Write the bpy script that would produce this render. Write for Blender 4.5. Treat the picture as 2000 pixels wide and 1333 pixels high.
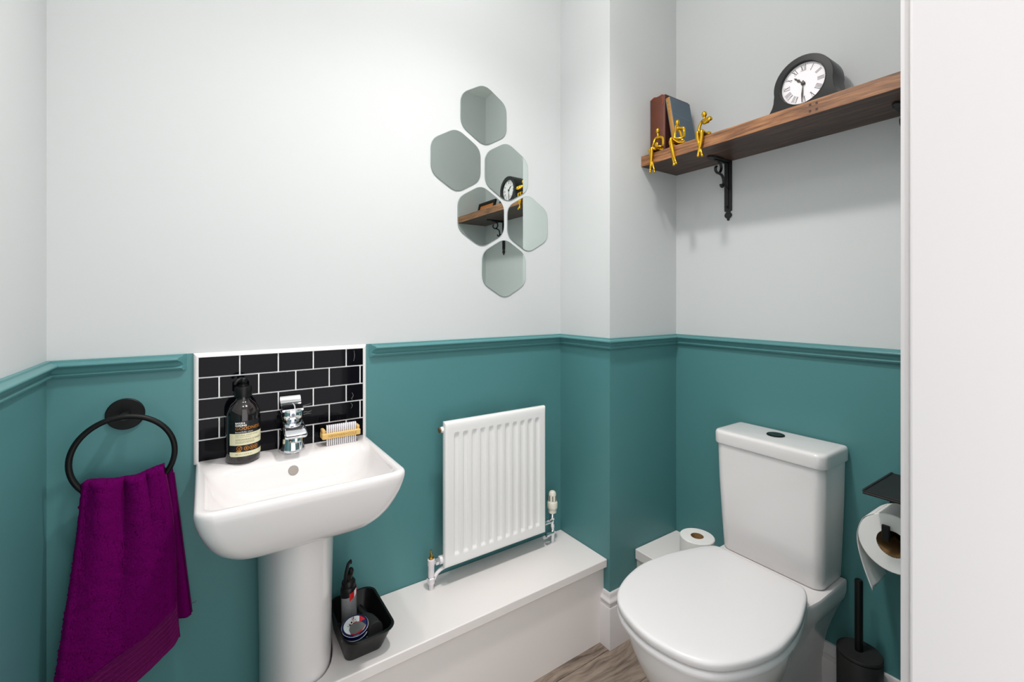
import bpy, bmesh, math, random
from mathutils import Vector, Matrix, noise

for o in list(bpy.data.objects):
    bpy.data.objects.remove(o)
S = bpy.context.scene
COL = S.collection
PI = math.pi
random.seed(4)

# ------------------------------------------------------------------ camera
cam_d = bpy.data.cameras.new('camera')
cam = bpy.data.objects.new('camera', cam_d)
COL.objects.link(cam)
cam.location = (0.0, -1.35, 1.18)
cam.rotation_euler = (PI / 2, 0, math.radians(-34.2))
cam_d.sensor_width = 36.0
cam_d.lens = 36.0 * 883.0 / 2000.0
cam_d.shift_y = -78.5 / 2000.0
cam_d.clip_start = 0.01
S.camera = cam

# ------------------------------------------------------------------ world (the bright hallway beyond the open door)
W = bpy.data.worlds.new('hallway_daylight')
S.world = W
W.use_nodes = True
bg = W.node_tree.nodes['Background']
bg.inputs[0].default_value = (1.0, 0.98, 0.985, 1)
bg.inputs[1].default_value = 2.0

S.view_settings.view_transform = 'Standard'
S.view_settings.look = 'None'
S.view_settings.exposure = 0.0
S.view_settings.gamma = 1.0
S.view_settings.use_curve_mapping = False

LAMP_R = 0.045
LAMP_A = (0.63, -0.64, 50.0, 7.0)      # x, y, beam watts, added side glow watts
FILL_LAMP = (0.06, -0.72, 18.0, 3.6)  # second lamp, added to even out the light on the upper walls

# ------------------------------------------------------------------ materials
def lin(c):
    return tuple(((x / 255) / 12.92 if x / 255 <= 0.04045 else ((x / 255 + 0.055) / 1.055) ** 2.4) for x in c)


def mat(name, col, rough=0.5, metal=0.0, spec=0.5, coat=0.0, bump=None, var=None, sheen=0.0, trans=0.0, ior=None, emit=None):
    """col in sRGB 0-255; bump=(scale,strength,distance); var=(scale,amount,stretch xyz)"""
    m = bpy.data.materials.new(name)
    m.use_nodes = True
    nt = m.node_tree
    b = nt.nodes['Principled BSDF']
    c = lin(col)
    b.inputs['Base Color'].default_value = (*c, 1)
    b.inputs['Roughness'].default_value = rough
    b.inputs['Metallic'].default_value = metal
    b.inputs['Specular IOR Level'].default_value = spec
    b.inputs['Coat Weight'].default_value = coat
    b.inputs['Coat Roughness'].default_value = 0.05
    b.inputs['Sheen Weight'].default_value = sheen
    b.inputs['Transmission Weight'].default_value = trans
    if ior: b.inputs['IOR'].default_value = ior
    if emit:
        b.inputs['Emission Color'].default_value = (*emit[0], 1)
        b.inputs['Emission Strength'].default_value = emit[1]
    tc = nt.nodes.new('ShaderNodeTexCoord')
    if var:
        mp = nt.nodes.new('ShaderNodeMapping')
        mp.inputs['Scale'].default_value = var[2] if len(var) > 2 else (1, 1, 1)
        nt.links.new(tc.outputs['Object'], mp.inputs[0])
        n = nt.nodes.new('ShaderNodeTexNoise')
        n.inputs['Scale'].default_value = var[0]
        n.inputs['Detail'].default_value = 6
        nt.links.new(mp.outputs[0], n.inputs['Vector'])
        mx = nt.nodes.new('ShaderNodeMix')
        mx.data_type = 'RGBA'
        k = var[1]
        mx.inputs[6].default_value = (*[x * (1 - k) for x in c], 1)
        mx.inputs[7].default_value = (*[min(1, x * (1 + k)) for x in c], 1)
        nt.links.new(n.outputs['Fac'], mx.inputs[0])
        nt.links.new(mx.outputs[2], b.inputs['Base Color'])
    if bump:
        n2 = nt.nodes.new('ShaderNodeTexNoise')
        n2.inputs['Scale'].default_value = bump[0]
        n2.inputs['Detail'].default_value = 4
        nt.links.new(tc.outputs['Object'], n2.inputs['Vector'])
        bp = nt.nodes.new('ShaderNodeBump')
        bp.inputs['Strength'].default_value = bump[1]
        bp.inputs['Distance'].default_value = bump[2]
        nt.links.new(n2.outputs['Fac'], bp.inputs['Height'])
        nt.links.new(bp.outputs[0], b.inputs['Normal'])
    return m


def wood(name, dark, mid, light, scale, stretch, rough=0.45, knots=0.0, bump=0.15):
    m = bpy.data.materials.new(name)
    m.use_nodes = True
    nt = m.node_tree
    b = nt.nodes['Principled BSDF']
    b.inputs['Roughness'].default_value = rough
    tc = nt.nodes.new('ShaderNodeTexCoord')
    oi = nt.nodes.new('ShaderNodeObjectInfo')
    off = nt.nodes.new('ShaderNodeVectorMath'); off.operation = 'MULTIPLY_ADD'
    off.inputs[1].default_value = (7, 7, 7)
    comb = nt.nodes.new('ShaderNodeCombineXYZ')
    for i in range(3): nt.links.new(oi.outputs['Random'], comb.inputs[i])
    nt.links.new(comb.outputs[0], off.inputs[0])
    nt.links.new(tc.outputs['Object'], off.inputs[2])
    # warp for figure
    wn = nt.nodes.new('ShaderNodeTexNoise')
    wn.inputs['Scale'].default_value = 5.0
    wn.inputs['Detail'].default_value = 2
    nt.links.new(off.outputs[0], wn.inputs['Vector'])
    wv = nt.nodes.new('ShaderNodeVectorMath'); wv.operation = 'MULTIPLY_ADD'
    wv.inputs[1].default_value = (knots, knots, knots)
    nt.links.new(wn.outputs['Color'], wv.inputs[0])
    nt.links.new(off.outputs[0], wv.inputs[2])
    mp = nt.nodes.new('ShaderNodeMapping')
    mp.inputs['Scale'].default_value = stretch
    nt.links.new(wv.outputs[0], mp.inputs[0])
    n = nt.nodes.new('ShaderNodeTexNoise')
    n.inputs['Scale'].default_value = scale
    n.inputs['Detail'].default_value = 8
    n.inputs['Roughness'].default_value = 0.65
    nt.links.new(mp.outputs[0], n.inputs['Vector'])
    r = nt.nodes.new('ShaderNodeValToRGB')
    e = r.color_ramp.elements
    e[0].position = 0.32; e[0].color = (*lin(dark), 1)
    e[1].position = 0.70; e[1].color = (*lin(light), 1)
    k = e.new(0.5); k.color = (*lin(mid), 1)
    nt.links.new(n.outputs['Fac'], r.inputs[0])
    nt.links.new(r.outputs[0], b.inputs['Base Color'])
    bp = nt.nodes.new('ShaderNodeBump')
    bp.inputs['Strength'].default_value = bump
    bp.inputs['Distance'].default_value = 0.001
    nt.links.new(n.outputs['Fac'], bp.inputs['Height'])
    nt.links.new(bp.outputs[0], b.inputs['Normal'])
    return m


PALE = mat('pale_mint_emulsion', (204, 207, 207), 0.75, spec=0.25, bump=(260, 0.05, 0.0006), var=(1.2, 0.01))
TEAL = mat('teal_emulsion', (80, 133, 135), 0.42, spec=0.4, bump=(240, 0.06, 0.0006), var=(1.6, 0.03))
TEALT = mat('teal_satinwood', (80, 134, 136), 0.36, spec=0.5)
CEIL = mat('ceiling_white', (240, 240, 238), 0.8)
GLOSSW = mat('white_satin_paint', (224, 220, 220), 0.32, var=(2, 0.01))
DOORW = mat('white_door_lining_paint', (211, 208, 208), 0.35)
BOXW = mat('white_painted_board', (242, 236, 233), 0.35, bump=(90, 0.05, 0.0005))
PORC = mat('white_porcelain', (231, 227, 226), 0.16, coat=0.25, spec=0.5)
SEATP = mat('white_seat_plastic', (231, 228, 228), 0.28)
RADW = mat('radiator_enamel', (240, 239, 237), 0.25, coat=0.2)
GROUT = mat('white_grout', (246, 246, 246), 0.8, bump=(400, 0.2, 0.0005))
TILE = mat('black_glazed_tile', (6, 7, 13), 0.05, spec=0.13, bump=(14, 0.04, 0.002))
TRIMT = mat('white_tile_trim', (238, 235, 233), 0.18, coat=0.4)
BLKM = mat('black_powder_coat', (14, 14, 14), 0.45, spec=0.25)
BLKP = mat('black_plastic', (14, 14, 14), 0.36, spec=0.28)
GREYP = mat('charcoal_plastic', (38, 37, 37), 0.5, spec=0.3)
IRON = mat('black_iron', (15, 16, 16), 0.45, bump=(300, 0.15, 0.0008))
CHROME = mat('chrome', (225, 227, 230), 0.06, metal=1.0)
BRASS = mat('brass', (198, 150, 60), 0.22, metal=1.0)
GOLD = mat('polished_gold', (226, 178, 48), 0.2, metal=1.0, bump=(120, 0.08, 0.0008))
MIRR = mat('mirror_glass', (222, 232, 227), 0.01, metal=1.0)
MIREDGE = mat('mirror_edge', (128, 146, 140), 0.45, metal=0.1)
WALNUT = wood('walnut_stained_pine', (40, 27, 22), (70, 48, 38), (108, 76, 56), 9.0, (7, 0.7, 9), 0.42, 0.02, 0.2)
FLOORW = wood('grey_brown_plank', (82, 70, 60), (138, 123, 110), (172, 156, 141), 5.0, (1.3, 10, 4), 0.5, 0.07, 0.25)
TOWEL = mat('purple_terry', (120, 2, 103), 0.95, spec=0.05, bump=(1300, 1.0, 0.003), var=(500, 0.7))
BAND = mat('purple_woven_band', (96, 8, 78), 0.75, spec=0.15, bump=(700, 0.3, 0.0008))
AMBER = mat('dark_bottle_plastic', (22, 13, 13), 0.10, spec=0.55, coat=0.4)
LABB = mat('black_label', (12, 14, 18), 0.35)
LABC = mat('cream_label', (226, 222, 186), 0.55)
INKW = mat('white_ink', (235, 235, 230), 0.5)
INKK = mat('dark_ink', (84, 82, 70), 0.6)
INKO = mat('copper_foil_ink', (214, 138, 52), 0.3, metal=0.5)
BAMB = mat('bamboo', (225, 186, 112), 0.45, var=(18, 0.08, (1, 20, 20)))
BURN = mat('burnt_lettering', (170, 122, 50), 0.6)
BRIST = mat('white_bristle', (238, 236, 240), 0.5)
LEATH = mat('brown_book_leather', (98, 50, 32), 0.5, bump=(160, 0.25, 0.0008), var=(24, 0.3))
LEATHD = mat('maroon_book_cloth', (70, 30, 22), 0.6, bump=(220, 0.2, 0.0006), var=(14, 0.25))
PAGES = mat('aged_pages', (190, 132, 96), 0.9, var=(60, 0.2, (1, 12, 1)))
TANSP = mat('tan_book_spine', (170, 124, 58), 0.55, bump=(200, 0.2, 0.0006), var=(20, 0.15))
BLUEB = mat('slate_blue_book_cloth', (84, 100, 112), 0.75, bump=(300, 0.2, 0.0006), var=(18, 0.08))
GILT = mat('gilt_lettering', (222, 180, 104), 0.35, metal=0.4)
CLKB = mat('black_clock_case', (30, 32, 31), 0.34, spec=0.35, coat=0.15)
DIAL = mat('clock_dial_white', (244, 240, 243), 0.5)
INKC = mat('clock_numeral_ink', (62, 52, 52), 0.5)
HAND = mat('clock_hand_metal', (66, 64, 58), 0.4, metal=0.3)
GLASSM = mat('thin_clear_glass', (255, 255, 255), 0.02, trans=1.0, ior=1.03)
PAPER = mat('toilet_tissue', (240, 238, 235), 0.95, spec=0.1, bump=(350, 0.25, 0.0008))
CARD = mat('cardboard_tube', (158, 122, 78), 0.85, var=(30, 0.15))
SILV = mat('silver_can', (150, 151, 152), 0.35, metal=0.35, var=(420, 0.5))
NAVY = mat('navy_tin', (16, 22, 72), 0.25, coat=0.3)
RED = mat('red_print', (196, 22, 30), 0.4)
WHI = mat('white_print', (226, 232, 236), 0.4)
GRY = mat('grey_print', (116, 120, 118), 0.4, metal=0.3)
ORNG = mat('orange_picture', (200, 122, 62), 0.6, var=(20, 0.15))
CREAMP = mat('ivory_valve_plastic', (232, 228, 212), 0.35)
DARKV = mat('dark_void', (26, 24, 22), 0.8)

# ------------------------------------------------------------------ mesh helpers
class MB:
    def __init__(s):
        s.v = []; s.f = []; s.m = []

    def add(s, vs, fs, m=0):
        o = len(s.v)
        s.v += [tuple(p) for p in vs]
        for f in fs:
            s.f.append(tuple(i + o for i in f)); s.m.append(m)
        return s

    def box(s, x0, x1, y0, y1, z0, z1, m=0):
        vs = [(x, y, z) for z in (z0, z1) for y in (y0, y1) for x in (x0, x1)]
        return s.add(vs, [(0, 2, 3, 1), (4, 5, 7, 6), (0, 1, 5, 4), (2, 6, 7, 3), (0, 4, 6, 2), (1, 3, 7, 5)], m)

    def loft(s, rings, cap0=True, cap1=True, m=0, closed=True):
        n = len(rings[0]); vs = []; fs = []
        for r in rings: vs += r
        for i in range(len(rings) - 1):
            for j in range(n if closed else n - 1):
                k = (j + 1) % n
                fs.append((i * n + j, i * n + k, (i + 1) * n + k, (i + 1) * n + j))
        if cap0: fs.append(tuple(range(n - 1, -1, -1)))
        if cap1: fs.append(tuple((len(rings) - 1) * n + j for j in range(n)))
        return s.add(vs, fs, m)

    def lathe(s, org, prof, n=32, ax=(0, 0, 1), cap0=True, cap1=True, m=0):
        ax = Vector(ax).normalized()
        a = ax.orthogonal().normalized(); b = ax.cross(a)
        org = Vector(org)
        rings = [[org + ax * h + (a * math.cos(2 * PI * j / n) + b * math.sin(2 * PI * j / n)) * max(r, 1e-5) for j in range(n)] for r, h in prof]
        return s.loft(rings, cap0, cap1, m)

    def tube(s, pts, rad, n=10, m=0, smooth=0, flat=None, closed=False):
        P = [Vector(p) for p in pts]
        R = list(rad) if hasattr(rad, '__len__') else [rad] * len(P)
        if smooth: P, R = catmull(P, R, smooth, closed)
        rings = []; up = None
        L = len(P)
        for i in range(L):
            if closed: t = P[(i + 1) % L] - P[i - 1]
            else: t = P[min(i + 1, L - 1)] - P[max(i - 1, 0)]
            t.normalize()
            if up is None:
                up = t.orthogonal().normalized() if flat is None else (Vector(flat[0]) - t * t.dot(Vector(flat[0]))).normalized()
            else:
                up = (up - t * t.dot(up)).normalized() if flat is None else (Vector(flat[0]) - t * t.dot(Vector(flat[0]))).normalized()
            sd = t.cross(up)
            fa, fb = (1, 1) if flat is None else (flat[1], flat[2])
            rings.append([P[i] + (up * math.cos(2 * PI * j / n) * fa + sd * math.sin(2 * PI * j / n) * fb) * R[i] for j in range(n)])
        if closed:
            rings.append(rings[0])
            return s.loft(rings, False, False, m)
        return s.loft(rings, True, True, m)

    def sphere(s, c, r, n=16, k=10, m=0):
        """r = (rx, ry, rz)"""
        c = Vector(c)
        rings = []
        for i in range(1, k):
            a = PI * i / k
            rings.append([c + Vector((r[0] * math.sin(a) * math.cos(2 * PI * j / n), r[1] * math.sin(a) * math.sin(2 * PI * j / n), -r[2] * math.cos(a))) for j in range(n)])
        return s.loft(rings, True, True, m)

    def prism(s, poly, fn, d0, d1, m=0):
        """poly 2-D outline, fn(u,v,d)->world"""
        return s.loft([[fn(u, v, d0) for u, v in poly], [fn(u, v, d1) for u, v in poly]], True, True, m)

    def build(s, name, mats, parent=None, base=None, smooth=40, bevel=0.0, seg=3, recalc=True, weld=False):
        if parent is not None:
            r = parent
            while r.parent: r = r.parent
            base = Vector(r.location)
        base = Vector(base) if base is not None else Vector((0, 0, 0))
        me = bpy.data.meshes.new(name)
        me.from_pydata([(Vector(p) - base)[:] for p in s.v], [], s.f)
        if not isinstance(mats, (list, tuple)): mats = [mats]
        for mm in mats: me.materials.append(mm)
        if len(mats) > 1: me.polygons.foreach_set('material_index', s.m)
        if recalc or weld:
            bm = bmesh.new(); bm.from_mesh(me)
            if weld: bmesh.ops.remove_doubles(bm, verts=bm.verts, dist=1e-6)
            if recalc: bmesh.ops.recalc_face_normals(bm, faces=bm.faces)
            bm.to_mesh(me); bm.free()
        me.update()
        if smooth:
            me.shade_smooth()
            if smooth < 180: me.set_sharp_from_angle(angle=math.radians(smooth))
        o = bpy.data.objects.new(name, me)
        COL.objects.link(o)
        if parent is not None: o.parent = parent
        else: o.location = base
        if bevel:
            b = o.modifiers.new('bevel', 'BEVEL')
            b.width = bevel; b.segments = seg; b.limit_method = 'ANGLE'; b.angle_limit = math.radians(35)
            b.harden_normals = False
        return o


def catmull(P, R, k, closed=False):
    out = []; orr = []
    L = len(P)
    rng = L if closed else L - 1
    for i in range(rng):
        if closed: p = [P[i - 1], P[i], P[(i + 1) % L], P[(i + 2) % L]]; r = [R[i - 1], R[i], R[(i + 1) % L], R[(i + 2) % L]]
        else: p = [P[max(i - 1, 0)], P[i], P[i + 1], P[min(i + 2, L - 1)]]; r = [R[max(i - 1, 0)], R[i], R[i + 1], R[min(i + 2, L - 1)]]
        for q in range(k):
            t = q / k
            f = lambda a, b, c, d: 0.5 * ((2 * b) + (c - a) * t + (2 * a - 5 * b + 4 * c - d) * t * t + (3 * b - a - 3 * c + d) * t ** 3)
            out.append(Vector([f(p[0][j], p[1][j], p[2][j], p[3][j]) for j in range(3)]))
            orr.append(r[1] + (r[2] - r[1]) * t)
    if not closed: out.append(P[-1]); orr.append(R[-1])
    return out, orr


def tag(o, label, cat=None, group=None, kind=None):
    o['label'] = label
    if cat: o['category'] = cat
    if group: o['group'] = group
    if kind: o['kind'] = kind
    return o


def thing(name, base, label, cat, group=None):
    o = bpy.data.objects.new(name, None)
    COL.objects.link(o)
    o.location = base
    o.empty_display_size = 0.05
    return tag(o, label, cat, group)


def struct(o, label=None):
    o['kind'] = 'structure'
    if label: o['label'] = label
    return o


def smoothstep(a, b, x):
    t = max(0.0, min(1.0, (x - a) / (b - a)))
    return t * t * (3 - 2 * t)


def lerp_tab(tab, x):
    if x <= tab[0][0]: return tab[0][1]
    for (a, b), (c, d) in zip(tab, tab[1:]):
        if x <= c: return b + (d - b) * (x - a) / (c - a)
    return tab[-1][1]


def rrect(x0, x1, y0, y1, radii, k=6, e=6):
    """rounded rectangle outline, radii at (x0,y0),(x1,y0),(x1,y1),(x0,y1); fixed point count"""
    C = [(x0, y0, 1, 1, PI), (x1, y0, -1, 1, 1.5 * PI), (x1, y1, -1, -1, 0), (x0, y1, 1, -1, 0.5 * PI)]
    pts = []
    arcs = []
    for (x, y, sx, sy, a0), r in zip(C, radii):
        r = max(r, 1e-4)
        cx, cy = x + sx * r, y + sy * r
        arcs.append([(cx + r * math.cos(a0 + PI / 2 * i / k), cy + r * math.sin(a0 + PI / 2 * i / k)) for i in range(k + 1)])
    for i in range(4):
        pts += arcs[i]
        a, b = arcs[i][-1], arcs[(i + 1) % 4][0]
        for q in range(1, e):
            pts.append((a[0] + (b[0] - a[0]) * q / e, a[1] + (b[1] - a[1]) * q / e))
    return pts


def ring(pts, z):
    return [(x, y, z) for x, y in pts]


def text_geo(body, size, align='LEFT', shear=0.0, space=1.0, bold=0.0):
    cu = bpy.data.curves.new('lettering_source', 'FONT')
    cu.body = body; cu.size = size; cu.align_x = align; cu.shear = shear; cu.space_character = space
    cu.resolution_u = 3; cu.offset = bold
    ob = bpy.data.objects.new('lettering_source', cu)
    COL.objects.link(ob)
    dg = bpy.context.evaluated_depsgraph_get(); dg.update()
    me = ob.evaluated_get(dg).to_mesh()
    vs = [(v.co.x, v.co.y) for v in me.vertices]
    fs = [tuple(p.vertices) for p in me.polygons]
    ob.evaluated_get(dg).to_mesh_clear()
    bpy.data.objects.remove(ob); bpy.data.curves.remove(cu)
    return vs, fs


# ================================================================== THE ROOM
XL, XC, XB = -0.278, 1.1465, 1.511          # left wall, chase side, right wall
YC, YD, ZT = -0.2584, -1.185, 2.50          # chase front, door wall, ceiling
ZR = 1.0518                                   # paint change behind the rail
JX0, JX1, JZ = -0.135, 0.638, 2.03           # door opening

floor = MB().box(XL - .1, XB + .1, YD - .14, .1, -.06, -.004).build('floor', DARKV, base=(0, 0, -.004))
struct(floor, 'grey brown wood plank floor')
pw = 0.145
k = 0
y = .02
while y > YD - .12:
    x = XL - (0.31 * (k % 3)) - .05
    while x < XB:
        xa, xb = max(x, XL), min(x + 0.92, XB)
        if xb - xa > 0.02:
            MB().box(xa + .0006, xb - .0006, y - pw + .0006, y - .0006, -.004, 0).build('plank', FLOORW, parent=floor, bevel=.0008, seg=1)
        x += 0.92
    y -= pw; k += 1


def wall(name, x0, x1, y0, y1, label, z1=ZT):
    m = MB()
    m.box(x0, x1, y0, y1, 0, ZR, 1)
    m.box(x0, x1, y0, y1, ZR, z1, 0)
    return struct(m.build(name, [PALE, TEAL], smooth=0), label)


wall('wall_back', XL - .1, XB + .1, 0, .1, 'pale mint wall above teal behind the basin and radiator')
wall('wall_left', XL - .1, XL, YD - .12, 0, 'left wall, pale above and teal below the rail')
wall('wall_right', XB, XB + .1, YD - .12, 0, 'right wall behind the toilet and shelf')
wall('wall_corner', XC, XB, YC, 0, 'boxed out corner wall between radiator and toilet')
m = MB()
for (a, b, z0, z1) in ((XL, JX0 - .03, 0, ZT), (JX1 + .03, XB, 0, ZT), (JX0 - .03, JX1 + .03, JZ + .03, ZT)):
    if z0 < ZR:
        m.box(a, b, YD - .115, YD, 0, ZR, 1); m.box(a, b, YD - .115, YD, ZR, z1, 0)
    else:
        m.box(a, b, YD - .115, YD, z0, z1, 0)
struct(m.build('wall_front', [PALE, TEAL], smooth=0), 'wall with the doorway')
struct(MB().box(XL - .1, XB + .1, YD - .115, .1, ZT, ZT + .08).build('ceiling', CEIL, base=(0, 0, ZT)), 'white ceiling')

# door lining with stop and architrave
door = bpy.data.objects.new('door_1', None); COL.objects.link(door); door.location = (JX1, YD, 0)
struct(door, 'white door lining at the right edge')
MB().box(JX1, JX1 + .03, YD - .125, YD, 0, JZ + .03).build('door_lining', DOORW, parent=door, bevel=.003)
MB().box(JX0 - .03, JX0, YD - .125, YD, 0, JZ + .03).build('door_lining', DOORW, parent=door, bevel=.003)
MB().box(JX0, JX1, YD - .125, YD, JZ, JZ + .03).build('door_lining', DOORW, parent=door, bevel=.003)
MB().box(JX1 + .012, JX1 + .072, YD, YD + .012, 0, JZ + .07).build('architrave', DOORW, parent=door, bevel=.005)


# swept mouldings -----------------------------------------------------------
def offset_dirs(path, normals):
    """mitred offset vector at every path vertex; normals per segment point into the room"""
    out = []
    for i in range(len(path)):
        if i == 0: out.append(normals[0])
        elif i == len(path) - 1: out.append(normals[-1])
        else:
            a, b = Vector(normals[i - 1]), Vector(normals[i])
            out.append(tuple(a + b) if a != b else tuple(a))
    return out


def moulding(path, normals, prof, name, mat_, label, start, ret0=False, ret1=False):
    dirs = offset_dirs(path, normals)
    for i in range(len(path) - 1):
        a, b = Vector((*path[i], 0)), Vector((*path[i + 1], 0))
        da, db = Vector((*dirs[i], 0)), Vector((*dirs[i + 1], 0))
        t = (b - a).normalized()
        n = Vector((*normals[i], 0))
        rings = []
        if ret0 and i == 0: rings.append([a + n * (d * .02) + Vector((0, 0, z)) for d, z in prof]); rings.append([a + t * d * .8 + n * d + Vector((0, 0, z)) for d, z in prof])
        else: rings.append([a + da * d + Vector((0, 0, z)) for d, z in prof])
        if ret1 and i == len(path) - 2: rings.append([b - t * d * .8 + n * d + Vector((0, 0, z)) for d, z in prof]); rings.append([b + n * (d * .02) + Vector((0, 0, z)) for d, z in prof])
        else: rings.append([b + db * d + Vector((0, 0, z)) for d, z in prof])
        o = MB().loft(rings).build('%s' % start(), mat_, base=(a.x, a.y, prof[0][1]), smooth=28)
        struct(o, label[i] if i < len(label) else label[-1])


_c = [0]
def nx():
    _c[0] += 1
    return 'trim_%d' % _c[0]


def arc(cx, cz, r, a0, a1, n):
    return [(cx + r * math.cos(math.radians(a0 + (a1 - a0) * i / n)), cz + r * math.sin(math.radians(a0 + (a1 - a0) * i / n))) for i in range(n + 1)]


DZ = 1.0135
rail = [(0, DZ), (.007, DZ), (.0095, DZ + .002)] + arc(.0085, DZ + .0065, .0035, -60, 80, 5) + [(.0075, DZ + .0115), (.0085, DZ + .014)] + \
       [(.0105, DZ + .018), (.0145, DZ + .0215), (.0185, DZ + .0235)] + arc(.0175, DZ + .0275, .004, -70, 70, 5) + [(.016, DZ + .0325), (.009, DZ + .0345), (.008, DZ + .038), (0, DZ + .0385)]
moulding([(XL, YD), (XL, 0), (-.036, 0)], [(1, 0), (0, -1)], rail, 'rail', TEALT,
         ['teal dado rail along the left wall', 'teal dado rail between left corner and tiled splashback'], nx, ret1=True)
moulding([(.4026, 0), (XC, 0), (XC, YC), (XB, YC), (XB, YD)], [(0, -1), (-1, 0), (0, -1), (-1, 0)], rail, 'rail', TEALT,
         ['teal dado rail above the radiator', 'teal dado rail on the side of the boxed corner', 'teal dado rail on the face of the boxed corner', 'teal dado rail behind the toilet'], nx, ret0=True)

skirt = [(0, 0), (.018, 0), (.018, .136), (.0165, .139), (.0145, .139), (.0145, .146)] + arc(.0105, .156, .0065, -50, 60, 5) + [(.0105, .165), (.0085, .170), (.0085, .176), (.006, .181), (0, .182)]
_b = ['baseboard_corner_side', 'baseboard_corner', 'baseboard_right']
def nb(): return _b.pop(0)
moulding([(XC, -.2295), (XC, YC), (1.262, YC)], [(-1, 0), (0, -1)], skirt, 'sk', GLOSSW, ['white moulded skirting on the side of the boxed corner', 'white moulded skirting on the face of the boxed corner'], nb)
moulding([(XB, -.51), (XB, YD)], [(-1, 0)], skirt, 'sk', GLOSSW, ['white moulded skirting behind the toilet brush'], nb)

# pipe boxings ----------------------------------------------------------------
t = thing('pipe_boxing', (0.67, -.12, 0), 'long low white pipe boxing with overhanging lid under the radiator', 'boxing')
scribe = [(.2800, -.001), (.2800, -.042)] + [(  .195 + .0840 * math.cos(a) ** .8, -.041 - .1795 * math.sin(a) ** .9) for a in [math.radians(8 + 8 * i) for i in range(11)]]
fz = lambda u, v, d: Vector((u, v, d))
MB().prism([(XC, -.001)] + scribe + [(.190, -.2295), (XC, -.2295)], fz, 0, .262).build('front_panel', BOXW, parent=t, smooth=30)
MB().prism([(XC - .0005, -.001)] + scribe + [(.190, -.247), (XC - .0005, -.247)], fz, .262, .2905).build('lid', BOXW, parent=t, bevel=.003, smooth=30)
t = thing('pipe_boxing', (1.39, -.39, 0), 'small white pipe boxing in the corner behind the toilet', 'boxing')
MB().box(1.283, XB - .001, -.505, YC - .001, 0, .256).build('front_panel', BOXW, parent=t)
MB().box(1.2735, XB - .001, -.508, YC - .001, .256, .2925).build('lid', BOXW, parent=t, bevel=.003)

# recessed ceiling downlight and an added fill one -----------------------------------------------------
EM = mat('lamp_glow', (255, 250, 244), 0.5, emit=((1, .965, .92), 8.0))
def downlight(x, y, watt, glow, label):
    t = thing('ceiling_downlight', (x, y, ZT), label, 'lamp')
    MB().lathe((x, y, ZT), [(.052, -.001), (.062, -.001), (.062, -.006), (.056, -.010), (.048, -.010), (.048, -.001)], 40, cap0=False, cap1=False).build('bezel', GLOSSW, parent=t)
    MB().lathe((x, y, ZT), [(.0478, -.0005), (.0478, -.004)], 40).build('lens', EM, parent=t)
    for kind, w_, dz in (('SPOT', watt, -.06), ('POINT', glow, -.10)):  # the point light is added below the lens to brighten the upper walls
        ld = bpy.data.lights.new('beam_and_added_glow', kind)
        ld.energy = w_; ld.color = (1, .965, .95); ld.shadow_soft_size = LAMP_R
        if kind == 'SPOT': ld.spot_size = math.radians(124); ld.spot_blend = 1.0
        lo = bpy.data.objects.new('beam_and_added_glow', ld); COL.objects.link(lo)
        lo.parent = t; lo.location = (0, 0, dz)
downlight(*LAMP_A, 'recessed ceiling downlight nearer the toilet')
downlight(*FILL_LAMP, 'added fill downlight nearer the basin, evening the upper walls')
#OBJECTS_BELOW
# ================================================================== SPLASHBACK
t = thing('splashback', (.185, 0, .787), 'black brick tiled splashback with white trim above the basin', 'splashback')
MB().box(-.0135, .3845, -.0062, -.0005, .780, 1.0425).build('grout_panel', GROUT, parent=t)
zr = [1.0405, .9912, .9385, .8895, .8380, .7875]
ca = [-.0124, .0739, .1618, .2484, .3364, .3832]
cb = [-.0124, .0298, .1163, .2042, .2902, .3757, .3832]
for r in range(5):
    cs = ca if r % 2 == 0 else cb
    for a, b in zip(cs, cs[1:]):
        g = .0016
        MB().box(a + (0 if a == cs[0] else g), b - (0 if b == cs[-1] else g), -.0078, -.004, zr[r + 1] + (g if r < 4 else -.004), zr[r] - (g if r else 0)).build('tile', TILE, parent=t, bevel=.0008, seg=2)
qp = [(0, 0), (0, -.0095)] + [(.0025 + .008 * math.sin(a * PI / 10), -.0015 - .008 * math.cos(a * PI / 10)) for a in range(6)] + [(.0105, 0)]
def trim_bar(p0, p1, out):
    p0, p1, out = Vector(p0), Vector(p1), Vector(out)
    d = (p1 - p0).normalized()
    # mitred at both ends according to mit
    return [[p + out * u + Vector((0, v - .0005, 0)) + d * (mi * u) for u, v in qp] for p, mi in ((p0, -trim_bar.m[0]), (p1, trim_bar.m[1]))]
trim_bar.m = (1, 1)
MB().loft(trim_bar((-.0125, 0, 1.0415), (.3835, 0, 1.0415), (0, 0, 1))).build('edge_trim', TRIMT, parent=t)
trim_bar.m = (0, 1)
MB().loft(trim_bar((-.0125, 0, .781), (-.0125, 0, 1.0415), (-1, 0, 0))).build('edge_trim', TRIMT, parent=t)
MB().loft(trim_bar((.3835, 0, .781), (.3835, 0, 1.0415), (1, 0, 0))).build('edge_trim', TRIMT, parent=t)

SCALE = mat('limescale', (150, 150, 148), .6)
for pts in ([(.215, .893), (.228, .894), (.243, .897)], [(.218, .8745), (.228, .8760), (.236, .8745), (.244, .8780)], [(.222, .869), (.232, .8705), (.243, .8700)],
            [(.352, .9150), (.356, .905), (.351, .897), (.355, .8935)], [(.349, .8850), (.3535, .8770), (.349, .8690)], [(.358, 1.036), (.3595, 1.020), (.357, 1.005)]):
    MB().tube([(x, -.0079, z) for x, z in pts], [.0003] + [.0005] * (len(pts) - 2) + [.0002], 5, smooth=4).build('water_mark', SCALE, parent=t)

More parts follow.
